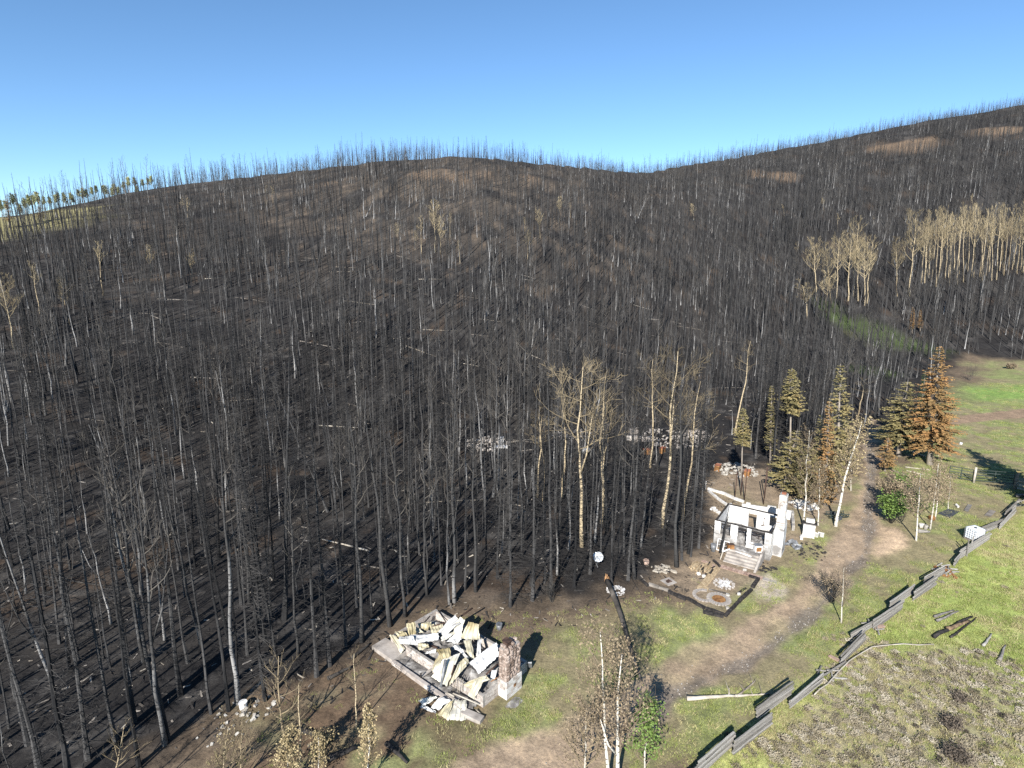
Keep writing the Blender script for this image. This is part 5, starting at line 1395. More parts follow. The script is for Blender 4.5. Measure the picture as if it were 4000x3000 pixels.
# things inside: rubble, bracket lamp, iron bedsteads
rubble('house_rubble', [HBp(TH, TH), HBp(HW - TH, TH), HBp(HW - TH, HD - TH), HBp(TH, HD - TH)], heap(.55, .5, 15), 'ash', z0=hb_z + FLZ + .01, label='ash and rubble on the floor of the white house', cat='rubble', kind='stuff')
rubble('terrace_rubble', [HBp(SX0 - .2, -1.0), HBp(SX1 - .1, -1.0), HBp(SX1 - .1, -.02), HBp(SX0 - .2, -.02)], heap(.25, .4, 16), 'ash', z0=hb_z + FLZ - .0, label='dark burnt debris on the terrace before the white house', cat='rubble', kind='stuff')
def bedstead(c, rz, label):
    o = empty('iron_bedstead', c, rz); tag(o, label, 'bedstead')
    for y in (0, .9):
        mb = MB(); mb.tube([(0, y, 0), (0, y, .75)], .022, 6); mb.build('post', M['iron_brown'], o)
    mb = MB(); mb.tube([(0, 0, .72), (0, .9, .72)], .02, 6); mb.tube([(0, 0, .3), (0, .9, .3)], .016, 6); mb.build('rail', M['iron_brown'], o)
    for k in range(4):
        mb = MB(); mb.tube([(0, .18 * (k + 1), .3), (0, .18 * (k + 1), .72)], .012, 5); mb.build('spindle', M['iron_brown'], o)
bedstead(HBp(.5 * HW, 1.3, FLZ + .15), .4, 'iron bedstead seen through the doorway of the white house')
bedstead(HBp(.75 * HW, 1.2, FLZ + .15), .2, 'iron bedstead seen through the wide window of the white house')
o = empty('wall_bracket', HBp(.70 * HW, HD - TH - .06, FLZ + .6)); tag(o, 'bent iron bracket on the inner back wall of the white house', 'bracket')
mb = MB(); mb.tube([(0, 0, 0), (.05, 0, .7)], .03, 6); mb.build('rod', M['iron_brown'], o)
mb = MB(); mb.tube([(.05, 0, .7), (.45, -.05, .45), (.6, -.05, .6)], .03, 6); mb.build('arm', M['iron_brown'], o)
mb = MB(); mb.box((-.02, 0, -.02), (.3, .1, .06)); mb.build('foot', M['iron_brown'], o)
o = empty('burnt_cabinet', HBp(.80 * HW, -.32, FLZ + .02)); tag(o, 'scorched white stove cabinet on the terrace below the wide window', 'cabinet')
mb = MB(); mb.box((0, 0, .33), (.6, .45, .62), jit=.02); mb.build('body', M['white_paint'], o)
mb = MB(); mb.box((0, -.235, .33), (.45, .02, .4)); mb.build('door', M['rust'], o)
mb = MB(); mb.box((0, 0, .66), (.64, .5, .03)); mb.build('top', M['steel'], o)
# leaning white sash, galvanised can, boards
def sash(c, rz, lean, w, h, label):
    o = empty('window_sash', c); o.rotation_euler = (lean, 0, rz); tag(o, label, 'window sash')
    for x in (0, w):
        mb = MB(); mb.bar((x, 0, 0), (x, 0, h), .07, .05); mb.build('stile', M['white_paint'], o)
    for z in (.03, h - .03):
        mb = MB(); mb.bar((.03, 0, z), (w - .03, 0, z), .05, .07); mb.build('rail', M['white_paint'], o)
    mb = MB(); mb.bar((.03, 0, h / 2), (w - .03, 0, h / 2), .02, .02); mb.build('muntin', M['white_paint'], o)
rz_h = math.atan2(hx.y, hx.x)
sash(HBp(.10 * HW, -.55, .0), rz_h, -.30, .5, 1.05, 'white window sash leaning on the front wall, left one')
sash(HBp(.215 * HW, -.5, -.02), rz_h, -.28, .42, .98, 'white window sash leaning on the front wall, right one')
o = empty('metal_can', HBp(.06 * HW, -.95, -.05)); tag(o, 'galvanised trash can at the left front corner of the white house', 'trash can')
mb = MB(); mb.tube([(0, 0, 0), (0, 0, .7)], [.2, .25], 14); mb.build('body', M['steel'], o, True)
mb = MB(); mb.tube([(0, 0, .7), (0, 0, .73)], [.27, .27], 14); mb.build('rim', M['steel'], o)
pole('board', HBp(.26 * HW, -1.7, .55), HBp(.36 * HW, -1.2, .75), .07, 'white_paint', 'white board lying across the left end of the steps', 'board', 4)
pole('board', HBp(.46 * HW, -1.2, .66), HBp(.74 * HW, -1.35, .62), .06, 'white_paint', 'white board on the top step', 'board', 4)
pole('stair_post', HBp(.25 * HW, -2.15, -.1), HBp(.27 * HW, -1.8, .6), .06, 'wood_pale', 'grey post stub at the left of the steps', 'post', 5)
pole('board', HBp(.55 * HW, -2.7, -.05), HBp(.66 * HW, -2.3, .2), .02, 'wood_pale', 'thin lath on the lowest step', 'lath', 4)
o = empty('sheet_box', HBp(.36 * HW, -.95, FLZ)); tag(o, 'brown metal box at the left end of the terrace', 'box')
mb = MB(); mb.box((0, 0, .2), (.55, .35, .38), jit=.03); mb.build('body', M['rust'], o); mb = MB(); mb.box((0, 0, .405), (.58, .38, .02)); mb.build('lid', M['iron_brown'], o)
# charred twin sapling in front of the wall
o = empty('charred_sapling', HBp(.17 * HW, -1.0, -.1)); tag(o, 'charred twin stemmed sapling standing before the white front wall', 'tree')
h_ = 4.6
for dx in (0, .14):
    mb = MB(); pts = [Vector((dx, 0, 0)), Vector((dx + .2, .05, h_ * .3)), Vector((dx * .4 + .42, .1, h_ * .65)), Vector((dx * .3 + .62, .1, h_ * (1 if dx == 0 else .8)))]
    mb.tube(pts, [.07, .06, .05, .015], 6); st = mb.build('stem', M['char'], o)
mb = MB()
for k in range(14):
    q = at_t(pts, U(.3, 1)); a = U(0, 6.28); mb.tube([q, q + Vector((math.cos(a), math.sin(a), .3)) * U(.15, .4)], [.01, .004], 3)
mb.build('twig', M['chartwig'], o)
# low walls behind: second room, retaining walls
b2L, b2R = PZ(1526.5 + 610 * .125, 1050.9 + 290 * .125, hb_z + 1.0), PZ(1526.5 + 1505 * .125, 1050.9 + 420 * .125, hb_z + 1.0)
rw = empty('ruined_back_room', (b2L.x, b2L.y, hb_z), math.atan2(b2R.y - b2L.y, b2R.x - b2L.x))
tag(rw, 'low crumbled white block walls behind the roofless house', 'ruin')
L2 = (Vector((b2R.x, b2R.y)) - Vector((b2L.x, b2L.y))).length
block_wall(rw, 'back_wall', (0, 0), (L2, 0), -.2, lambda t: 1.2 + (.2 if .10 < t < .17 or .38 < t < .42 else 0) + (.25 if .5 < t < .64 else 0), .2, [], 'block_white', rough_top=.04)
block_wall(rw, 'side_wall', (L2 - .1, -.1), (L2 - .1, -2.6), -.2, lambda t: 1.15 - .3 * t, .2, [], 'block_white', rough_top=.05)
def low_wall(pts, h_, th, label, bl=.4, mat='block_white'):
    ws = [G(*p) for p in pts]
    o = empty('retaining_wall', ws[0]); tag(o, label, 'wall')
    for a, b in zip(ws[:-1], ws[1:]):
        n_ = max(1, int((b - a).length / bl))
        for k in range(n_):
            q = a.lerp(b, (k + .5) / n_) - ws[0]; d = b - a
            piece('block', unit_box(mat, .03, k % 5), (q.x, q.y, q.z + h_ / 2 - .12), ((b - a).length / n_ - .015, th * U(.92, 1.06), h_ * U(.92, 1.06)), o, math.atan2(d.y, d.x) + U(-.02, .02))
    return o
Cc = lambda x, y: (1526.5 + x * .125, 1050.9 + y * .125)
low_wall([Cc(20, 55), Cc(300, 140), Cc(480, 225), Cc(640, 280)], .38, .22, 'long low white retaining wall behind the house, upper of two')
low_wall([Cc(30, 85), Cc(130, 170), Cc(200, 230), Cc(350, 335), Cc(430, 325)], .34, .22, 'crooked low white retaining wall, lower of two behind the house')
for k, (x, y) in enumerate(((90, 400), (150, 425), (195, 455), (235, 480), (120, 385))):
    o = piece('loose_block', unit_box('block_white', .04, k), G(*Cc(x, y)) + Vector((0, 0, .08)), (.4, .22, .2), None, U(0, 1)); tag(o, ('leftmost', 'second', 'third', 'rightmost', 'rearmost')[k] + ' loose white block on the ground left of the house', 'block')
st_ = G(*Cc(1650, 850)); sr = G(*Cc(1860, 890))
o = empty('block_pier', (st_.x, st_.y, st_.z), math.atan2(sr.y - st_.y, sr.x - st_.x)); tag(o, 'white block pier with dark cap beside the pale aspens', 'pier')
ws = (sr - st_).length
block_wall(o, 'pier_wall', (0, 0), (ws, 0), -.15, lambda t: 1.35, .4, [], 'block_white', rough_top=.03)
mb = MB(); mb.box((ws / 2, .3, 1.24), (ws + .3, .5, .07), jit=.01); mb.build('cap', M['wood_char'], o)
block_wall(o, 'pier_top', (.2, .45), (ws - .1, .45), 1.28, lambda t: .4, .3, [], 'block_white', rough_top=.1)
for k, (x, y) in enumerate(((1850, 830), (1890, 850), (1940, 830), (1985, 850))):
    q = G(*Cc(x, y + 40)); mb = MB(); mb.box((0, 0, .28), (.34, .07, .75), rot=Matrix.Rotation(U(.5, .8), 3, 'X') @ Matrix.Rotation(U(-.2, .2), 3, 'Y'), jit=.02)
    o = mb.build('concrete_slab', M['block_white'], None, False, q); o.rotation_euler.z = -.5; tag(o, ('leftmost', 'second', 'third', 'rightmost')[k] + ' white slab leaning beside the block pier', 'slab')
for k, (x, y) in enumerate(((1635, 905), (1670, 870), (1640, 880))):
    o = piece('loose_block', unit_box('block_white', .04, k), G(*Cc(x, y)) + Vector((0, 0, .08)), (.45, .22, .2), None, (1.2, 0, .9)[k]); tag(o, ('front', 'right', 'middle')[k] + ' loose white block left of the block pier', 'block')
scraps('white_rubble', G(*Cc(1670, 330)), 1.3, 40, .3, 'stone_pale', 'white rubble heap under the olive fir behind the house', 'rubble', 3, .5)
scraps('house_scraps', G(*Cc(1460, 1020)), .8, 26, .22, 'steel', 'grey metal scraps right of the chimney foot', 'scrap', 4, .4)
scraps('burnt_debris', G(*Cc(1010, 1400)), .9, 40, .14, 'wood_char', 'black burnt debris at the foot of the steps', 'debris', 5)
scraps('burnt_debris', G(*Cc(1750, 1120)), 1.8, 60, .13, 'wood_char', 'dark debris on the ground right of the chimney', 'debris', 6)
for k, (x, y, hh) in enumerate(((484, 225, 3.2), (590, 155, 3.0), (650, 245, 3.6), (980, 310, 4.2), (1000, 200, 3.4))):
    q = G(*Cc(x, y)); pole('iron_post', q - Vector((0, 0, .1)), q + Vector((.02, 0, hh)), .055, 'iron_brown', ('first', 'second', 'third', 'fourth', 'fifth')[k] + ' thin dark post from the left behind the house', 'post', 6)
pole('iron_post', G(*Cc(-20, 60)), G(*Cc(-20, 60)) + Vector((0, 0, 1.1)), .03, 'white_paint', 'short white stake at the end of the retaining wall', 'stake', 5)
# cart frame under the aspens left of the road
o = empty('trailer_frame', G(1795, 1124), .1); tag(o, 'dark steel trailer frame under the leaning aspen', 'trailer')
for y in (0, .8):
    mb = MB(); mb.bar((-.2, y, .55), (1.9, y, .55), .06); mb.bar((-.2, y, .3), (1.9, y, .3), .05); mb.build('side_rail', M['dark_steel'], o)
for x in (0, .6, 1.2, 1.8):
    mb = MB(); mb.bar((x, 0, .3), (x, 0, .6), .05); mb.bar((x, .8, .3), (x, .8, .6), .05); mb.bar((x, 0, .3), (x, .8, .3), .05); mb.build('cross_bar', M['dark_steel'], o)
for y in (-.12, .92):
    mb = MB(); mb.tube([(.8, y - .05, .25), (.8, y + .05, .25)], .25, 12); mb.build('wheel', M['rubber'], o)

# ------------------------------------------------------------------ the patio in front of the house
Pp = lambda x, y: (1371.7 + x * .15, 1189.2 + y * .15)
def paving(name, quad, nu, nv, mat, label, gap=.02, th=.06):
    a, b, c, d = [G(*Pp(*q)) for q in quad]
    o = empty(name, (a + b + c + d) / 4); tag(o, label, 'paving'); base = (a + b + c + d) / 4
    for j in range(nv):
        for i in range(nu):
            u, v = (i + .5) / nu, (j + .5) / nv
            q = a.lerp(b, u).lerp(d.lerp(c, u), v); ex = (b - a).lerp(c - d, v) / nu; ey = (d - a).lerp(c - b, u) / nv
            q.z = hzf(q.x, q.y) + .01 + U(-.008, .012)
            piece('paver', unit_box(mat, .015, (i * 7 + j) % 6), q - base, (ex.length - gap, ey.length - gap, th), o, math.atan2(ex.y, ex.x))
    return o
paving('paved_path', [(1150, 232), (1240, 262), (1010, 545), (880, 548)], 4, 18, 'paver_tan', 'narrow tan brick path on the bare patio')
paving('paved_path', [(1000, 512), (1065, 545), (1045, 580), (960, 560)], 3, 3, 'paver_tan', 'short tan brick corner at the lower end of the path')
paving('paved_path', [(1240, 205), (1850, 385), (1820, 428), (1225, 250)], 14, 2, 'paver_red', 'red and grey paver walk below the house steps')
paving('stone_walk', [(1850, 390), (2060, 452), (2040, 485), (1830, 425)], 2, 1, 'concrete', 'grey slab walk at the end of the red pavers')
paving('stone_walk', [(975, 130), (1150, 215), (1135, 240), (960, 160)], 4, 1, 'paver_red', 'brown plank strip above the brick pile')
def ring(c, r0, r1, n_, mat, label, a0=0, a1=6.283, name='paver_ring', h_=.08):
    c = G(*Pp(*c)); o = empty(name, c); tag(o, label, 'ring')
    for k in range(n_):
        a = a0 + (a1 - a0) * (k + .5) / n_; r = (r0 + r1) / 2
        piece('paver', unit_box(mat, .05, k % 6), (r * math.cos(a), r * math.sin(a), .03), ((r1 - r0) - .02, r * (a1 - a0) / n_ - .02, h_), o, a)
    return c
c_ = ring((1207, 703), .52, .92, 22, 'concrete', 'round paver ring about the rusty lid')
o = MB(); o.tube([(0, 0, 0), (0, 0, .07)], [.5, .49], 20); o = o.build('fire_pit_lid', M['rust'], None, False, c_); tag(o, 'round rusty orange lid in the paver ring', 'lid')
ring((1000, 650), .62, .92, 14, 'concrete', 'open arc of pavers left of the rusty lid', 1.0, 5.0)
c_ = G(*Pp(1278, 492)); fr_ = empty('fire_ring', c_); tag(fr_, 'ring of pale stones with white ash in the middle of the patio', 'fire ring')
for k in range(15):
    a = k / 15 * 6.283; piece('stone', stone_mesh('concrete', k % 6), (.72 * math.cos(a) + U(-.04, .04), .72 * math.sin(a) + U(-.04, .04), .08), (U(.2, .3), U(.16, .24), U(.12, .2)), fr_, a)
mb = MB()
for k in range(30): mb.box((U(-.5, .5), U(-.5, .5), .05), (U(.1, .3), U(.1, .25), .1), U(0, 3), jit=.03)
mb.build('white_ash', M['white_ash'], fr_)
def timber(a, b, label, w=.2, h_=.22, mat='wood_char', n_=1):
    a = G(*Pp(*a)); b = G(*Pp(*b)); m_ = (a + b) / 2; mb = MB(); n2 = max(2, int((b - a).length / .6))
    for k in range(n2):
        mb.bar((a.lerp(b, k / n2) - m_) + Vector((U(-.02, .02), U(-.02, .02), h_ / 2 - .03)), (a.lerp(b, (k + .97) / n2) - m_) + Vector((0, 0, h_ / 2 - .03 + U(-.03, .03))), w * U(.8, 1.1), h_ * U(.75, 1.1), jit=.02)
    o = mb.build('charred_timber', M[mat], None, False, m_); tag(o, label, 'timber', 'charred edging timbers of the patio'); return o
timber((45, 400), (190, 525), 'charred edging timber, leftmost along the patio front')
timber((200, 500), (480, 590), 'charred edging timber, second from the left along the patio front', mat='log')
timber((480, 610), (740, 715), 'thick charred edging timber in the middle of the patio front', .28, .26)
timber((750, 700), (1010, 845), 'charred edging timber right of the thick one', .25)
timber((980, 900), (1280, 965), 'charred edging timber at the lowest patio corner', .28, .26)
timber((1010, 840), (1290, 925), 'upper charred timber at the lowest patio corner', .2)
timber((1300, 955), (1500, 745), 'charred edging timber on the right side near the low corner')
timber((1500, 745), (1680, 570), 'charred edging timber in the middle of the right side', .22, .24)
timber((1690, 540), (1780, 410), 'charred edging timber at the upper end of the right side', .25)
timber((1640, 380), (1775, 415), 'short charred timber below the red pavers')
timber((1060, 565), (1370, 635), 'half buried dark timber behind the rusty lid', .12, .1, 'log')
timber((1470, 625), (1600, 535), 'black trough in the right of the patio', .2, .06)
timber((920, 412), (1010, 398), 'small charred stick beside the brick path', .06, .06)
o = timber((1130, 150), (1225, 242), 'thick charred post lying at the top of the brick path', .16, .2)
def pile(c, rx, ry, n_, mat, label, size, rz, seed, name='plank_pile', layers=2, pname='plank'):
    c = G(*Pp(*c)); o = empty(name, c); tag(o, label, 'pile'); r_ = random.Random(seed)
    for k in range(n_):
        l_ = k % layers
        piece(pname, unit_box(mat if r_.random() < .85 else 'wood_char', .04, k % 7), (r_.uniform(-rx, rx), r_.uniform(-ry, ry), .05 + .09 * l_), (size[0] * r_.uniform(.5, 1.2), size[1], size[2]), o, rz + r_.uniform(-.2, .2), (r_.uniform(-.1, .1), r_.uniform(-.08, .08), rz + r_.uniform(-.25, .25)))
    return o
pile((975, 265), .75, .75, 46, 'paver_tan', 'heap of yellow tan planks beside the brick path', (.9, .13, .07), .9, 3)
pile((410, 285), .8, .5, 40, 'wood_pale', 'heap of pinkish split wood near the forest edge', (.55, .12, .1), -.6, 4, 'firewood_heap', 2, 'split_log')
for k, (x, y) in enumerate(((160, 165), (165, 195))):
    o = piece('sandstone', stone_mesh('paver_red', k), G(*Pp(x, y)) + Vector((0, 0, .12)), (.5, .4, .3), None, k); tag(o, ('upper', 'lower')[k] + ' reddish stone beside the big grey trunk at the patio edge', 'stone')
for k, (x, y) in enumerate(((915, 348), (990, 380), (1335, 848), (1580, 292), (1495, 638), (1335, 655))):
    o = piece('pale_stone', stone_mesh('stone_pale', k), G(*Pp(x, y)) + Vector((0, 0, .08)), (.34, .28, .22), None, k); tag(o, 'pale stone ' + ('below the tan plank heap', 'next to the small charred stick', 'near the lowest patio corner', 'on the red paver walk', 'below the black trough', 'right of the paver ring')[k], 'stone')
q = G(*Pp(482, 450)); o = empty('drain_cover', q, .5); tag(o, 'square brown plate with a dark hole on the patio', 'plate')
mb = MB(); mb.box((0, 0, .02), (.95, .95, .03), jit=.01); mb.build('plate', M['concrete'], o)
mb = MB(); mb.box((0, 0, .042), (.42, .42, .015), jit=.06); mb.build('rust_hole', M['iron_brown'], o)
shrub('weed', 731, Pp(710, 620), .25, .6, ('sage_dark', 'sage_dark'), 'single dry weed on the patio', 1, .03, 6)

# dish left of the snag, white ash heap
q = G(1291, 1221); o = empty('satellite_dish', q); tag(o, 'white satellite dish facing up under the charred trees', 'satellite dish')
mb = MB(); V = []; F = []
for i, (r, z) in enumerate(((.02, 0), (.17, .02), (.33, .06), (.45, .12))):
    for k in range(20): V.append((r * math.cos(k * .31416), r * math.sin(k * .31416), z))
for i in range(3):
    for k in range(20): F.append((i * 20 + k, i * 20 + (k + 1) % 20, (i + 1) * 20 + (k + 1) % 20, (i + 1) * 20 + k))
nV = len(V); V += [(x, y, z - .025) for x, y, z in V]; F += [tuple(nV + i for i in reversed(f)) for f in F[:60]]
F += [(60 + k, 60 + (k + 1) % 20, nV + 60 + (k + 1) % 20, nV + 60 + k) for k in range(20)]
mb.add([(Matrix.Rotation(.75, 3, 'X') @ Vector(v)) + Vector((0, 0, .75)) for v in V], F); mb.build('reflector', M['white_plastic'], o, True)
mb = MB(); mb.tube([(0, .15, 0), (0, .08, .72)], .03, 6); mb.build('mast', M['steel'], o)
mb = MB(); mb.tube([(-.25, -.1, .5), (-.05, -.45, .05)], .015, 5); mb.build('feed_arm', M['steel'], o)
scraps('ash_heap', G(1330, 1276), .7, 70, .12, 'white_ash', 'white ash heap at the forest edge behind the leaning snag', 'ash', 7, .25)
scraps('ash_patch', G(560, 1532), 1.0, 14, .2, 'stone_pale', 'pale rocks and ash at the forest edge on the lower left', 'rocks', 8)
scraps('ash_patch', G(500, 1560), 1.8, 26, .12, 'stone_pale', 'scattered pale rocks along the lower left forest edge', 'rocks', 9)
o = empty('white_tub', G(526, 1530)); tag(o, 'white tub at the foot of the yellowish trunk lower left', 'tub')
mb = MB(); mb.tube([(0, 0, 0), (0, 0, .4)], [.2, .23], 12); mb.build('body', M['white_paint'], o); mb = MB(); mb.tube([(0, 0, .4), (0, 0, .43)], [.245, .245], 12); mb.build('rim', M['white_paint'], o)
# burnt-down cabins inside the wood
scraps('cabin_ruin', G(1055, 960), 3.0, 150, .24, 'concrete', 'pale rubble of a burnt cabin deep in the wood, left one', 'rubble', 20, .5)
mb = MB(); mb.box((0, 0, .6), (.7, .2, 1.2), jit=.05); o = mb.build('scorched_board', M['white_paint'], None, False, G(1082, 962)); tag(o, 'white upright panel in the left burnt cabin rubble', 'panel')
mb = MB(); mb.box((0, 0, .2), (1.6, .7, .25), jit=.05); o = mb.build('scorched_board', M['white_paint'], None, False, G(1085, 968)); tag(o, 'white flat panel below the upright one in the left rubble', 'panel')
scraps('cabin_ruin', G(1235, 940), 3.2, 130, .22, 'concrete', 'grey rubble of a burnt cabin behind the tan aspens', 'rubble', 21, .4)
o = empty('steel_drum', G(1265, 978)); tag(o, 'pale blue white drum lying among the tan aspens', 'drum')
mb = MB(); mb.tube([(-.5, 0, .4), (.5, .2, .4)], .4, 14); mb.build('body', M['white_plastic'], o, True)
mb = MB(); mb.tube([(-.53, 0, .4), (-.5, 0, .4)], .43, 14); mb.build('rim', M['steel'], o)
lw = low_wall([(1354, 950), (1385, 953), (1412, 952)], .8, .5, 'broken pale block wall of the stone ruin, left part', mat='block_grey')
low_wall([(1358, 938), (1380, 936)], 1.0, .5, 'taller broken block wall at the back of the stone ruin', mat='block_grey')
scraps('cabin_ruin', G(1450, 948), 4.5, 200, .24, 'concrete', 'pale block rubble of the stone ruin in the wood', 'rubble', 22, .5)
scraps('cabin_ruin', G(1508, 940), 2.0, 90, .26, 'block_grey', 'heap of pale blocks at the right end of the stone ruin', 'rubble', 23, .8)
log_between((1388, 953), (1478, 942), .2, 'wood_char', 'charred beam lying across the stone ruin', 'charred_beam', stubs=0, lift=.4)
scraps('cabin_ruin', G(1590, 1016), 2.6, 170, .22, 'stone_pale', 'white rubble heap in the wood behind the white house', 'rubble', 24, .6)
for k, (x, y, lab) in enumerate(((1550, 1016, 'left of the white rubble heap'), (1614, 1028, 'right of the white rubble heap'), (1430, 978, 'at the foot of the tallest tan aspen'), (1397, 981, 'left of the tallest tan aspen'))):
    o = empty('rusty_box', G(x, y), U(0, 1)); tag(o, 'rusty orange metal box ' + lab, 'box')
    mb = MB(); mb.box((0, 0, .35), (.9, .6, .7), jit=.04); mb.build('body', M['rust'], o); mb = MB(); mb.box((0, 0, .72), (.95, .65, .04), jit=.02); mb.build('lid', M['brick'], o)

# ------------------------------------------------------------------ the zigzag rail fence
PAN = [((1470, 1712), (1512, 1674), 6), ((1512, 1676), (1578, 1618), 7), ((1590, 1628), (1658, 1574), 7), ((1640, 1554), (1704, 1507), 7), ((1710, 1528), (1772, 1478), 5), ((1770, 1470), (1820, 1440), 2), ((1818, 1434), (1864, 1388), 6),
       ((1842, 1380), (1884, 1356), 4), ((1890, 1358), (1944, 1320), 6), ((1924, 1318), (1968, 1286), 6), ((1976, 1296), (2018, 1266), 7), ((1998, 1264), (2034, 1244), 6), ((2062, 1222), (2078, 1200), 5), ((2076, 1206), (2134, 1169), 6), ((2122, 1154), (2160, 1138), 6),
       ((2160, 1143), (2190, 1113), 5), ((2172, 1116), (2200, 1091), 5), ((2198, 1096), (2236, 1090), 5), ((2230, 1090), (2275, 1050), 5)]
fe = empty('rail_fence', G(1850, 1380)); tag(fe, 'weathered grey zigzag split rail fence along the meadow', 'fence'); f0 = fe.location.copy()
RAILS = [None] * 6
# rails are modelled at unit length with unit radius in y and z
for k in range(6):
    r_ = random.Random(60 + k); F = []
    n_ = 5; V = []
    for i in range(7):
        oy, oz = r_.uniform(-.18, .18), r_.uniform(-.18, .18)
        for j in range(n_):
            a = 2 * math.pi * j / n_ + k; rr_ = r_.uniform(.8, 1.1); V.append((-.5 + i / 6, oy + rr_ * math.cos(a), oz + rr_ * math.sin(a)))
    for i in range(6):
        for j in range(n_): F.append((i * n_ + j, i * n_ + (j + 1) % n_, (i + 1) * n_ + (j + 1) % n_, (i + 1) * n_ + j))
    F.append(tuple(reversed(range(n_)))); F.append(tuple(6 * n_ + j for j in range(n_)))
    RAILS[k] = new_mesh('rail', V, F, M['wood_grey'])
for pi, (a, b, nr) in enumerate(PAN):
    a = G(*a); b = G(*b); d = b - a; L_ = d.length; rz = math.atan2(d.y, d.x)
    for k in range(nr):
        m_ = a.lerp(b, .5) + Vector((U(-.03, .03), U(-.03, .03), 0.08 + .135 * k + (.06 if pi % 2 else 0)))
        o = bpy.data.objects.new('rail', RAILS[(k + pi) % 6]); link(o, fe); o.location = m_ - f0
        sg = U(-.012, .012)
        o.scale = (L_ + U(.35, .7), U(.05, .065), U(.062, .078)); o.rotation_euler = (U(-.3, .3), -math.atan2(d.z, L_) + sg, rz + U(-.02, .02))
for k, (x, y) in enumerate(((2089, 1196), (2088, 1202), (2094, 1192))):
    mb = MB(); q = G(x, y) - f0; mb.tube([q - Vector((0, 0, .1)), q + Vector((U(-.15, .15), 0, 1.5))], [.06, .05], 6); mb.build('post', M['wood_grey'], fe)
for (x, y, n_) in ((1785, 1462, 5), (1878, 1358, 5), (2045, 1238, 8), (2052, 1230, 6)):
    q = G(x, y)
    for k in range(n_):
        o = bpy.data.objects.new('fallen_rail', RAILS[k % 6]); link(o, fe); o.location = q - f0 + Vector((U(-.7, .7), U(-.5, .5), U(.06, .3))); o.scale = (U(.5, 1.3), .06, .06); o.rotation_euler = (0, U(-.1, .1), U(-.2, 1.3))
scraps('charred_rails', G(2046, 1236), 1.0, 24, .2, 'rust', 'reddish charred remains of a burnt fence corner', 'debris', 31)
for k, (x, y, a) in enumerate(((1806, 1427, -.9), (1817, 1432, -.9), (1890, 1352, -.7), (1899, 1357, .3))):
    o = piece('red_stone', unit_box('paver_red', .05, k), G(x, y) + Vector((0, 0, .08)), (.9, .22, .14), None, a); tag(o, ('left', 'right', 'upper', 'lower')[k] + ' pinkish slab beside the burnt gap in the fence' + (' lower' if k < 2 else ' upper') + ' on', 'stone')
# steel pipe gates, posts, board fence
def gate(a, b, h_, label, bars=5):
    a = G(*a); b = G(*b); d = b - a; L_ = d.length; o = empty('pipe_gate', a, math.atan2(d.y, d.x)); tag(o, label, 'gate')
    for x in (0, L_ * .5, L_):
        mb = MB(); mb.tube([(x, 0, .1), (x, 0, h_)], .05, 6); mb.build('upright', M['dark_steel'], o)
    for k in range(bars):
        z = .2 + (h_ - .22) * k / (bars - 1); mb = MB(); mb.tube([(0, 0, z), (L_, 0, z)], .04, 6); mb.build('bar', M['dark_steel'], o)
gate((2049, 1032), (2100, 1041), 1.5, 'dark steel pipe gate below the orange fir, left one')
gate((2106, 1041), (2188, 1048), 1.5, 'dark steel pipe gate, right one next to the corner post')
for x, y, h_, lab in ((2103, 1043, 1.9, 'weathered gate post between the two pipe gates'), (2193, 1057, 2.1, 'pale corner post at the right end of the gates'), (2191, 1057, 1.7, 'thinner post beside the pale corner post')):
    q = G(x, y); pole('gate_post', q - Vector((0, 0, .1)), q + Vector((0, 0, h_)), .12, 'wood_pale', lab, 'post', 8)
a, b = G(2196, 1060), G(2260, 1078); o = empty('board_fence', a, math.atan2(b.y - a.y, b.x - a.x)); tag(o, 'pale board fence running out of the picture at the right', 'fence'); L_ = (b - a).length
for z in (.35, .75, 1.15):
    mb = MB(); mb.bar((0, 0, z), (L_, 0, z), .05, .2, jit=.01); mb.build('board', M['wood_pale'], o)
for x in (L_ * .5, L_): 
    mb = MB(); mb.bar((x, .08, 0), (x, .08, 1.35), .12); mb.build('post', M['wood_pale'], o)
log_between((2195, 1075), (2225, 1070), .2, 'wood_grey', 'grey log lying at the foot of the corner post', stubs=0)

# ------------------------------------------------------------------ the white caged tank and odds and ends
q = G(2103, 1166); d1 = G(2118, 1156) - G(2088, 1167)
ib = empty('caged_tank', q, .30); tag(ib, 'white plastic liquid tank in a steel cage beside the rail fence', 'tank')
mb = MB(); mb.box((0, 0, .68), (1.18, .98, 1.0)); tk = mb.build('tank', M['white_plastic'], ib)
bv = tk.modifiers.new('bevel', 'BEVEL'); bv.width = .06; bv.segments = 3
mb = MB(); mb.tube([(0, 0, 1.18), (0, 0, 1.24)], .12, 12); mb.build('cap', M['rubber'], tk)
for z in (.22, .42, .62, .82, 1.02, 1.18):
    mb = MB()
    for (x0, y0, x1, y1) in ((-.61, -.51, .61, -.51), (.61, -.51, .61, .51), (.61, .51, -.61, .51), (-.61, .51, -.61, -.51)): mb.tube([(x0, y0, z), (x1, y1, z)], .012, 5)
    mb.build('cage_hoop', M['steel'], ib)
for k in range(6):
    for y in (-.51, .51):
        mb = MB(); mb.tube([(-.6 + .24 * k, y, .15), (-.6 + .24 * k, y, 1.19)], .012, 5); mb.build('cage_bar', M['steel'], ib)
for k in range(5):
    for x in (-.61, .61):
        mb = MB(); mb.tube([(x, -.4 + .2 * k, .15), (x, -.4 + .2 * k, 1.19)], .012, 5); mb.build('cage_bar', M['steel'], ib)
mb = MB(); mb.box((0, 0, .13), (1.2, 1.0, .04))
for x in (-.5, 0, .5): mb.box((x, 0, .05), (.1, 1.0, .11))
mb.build('pallet', M['wood_pale'], ib)
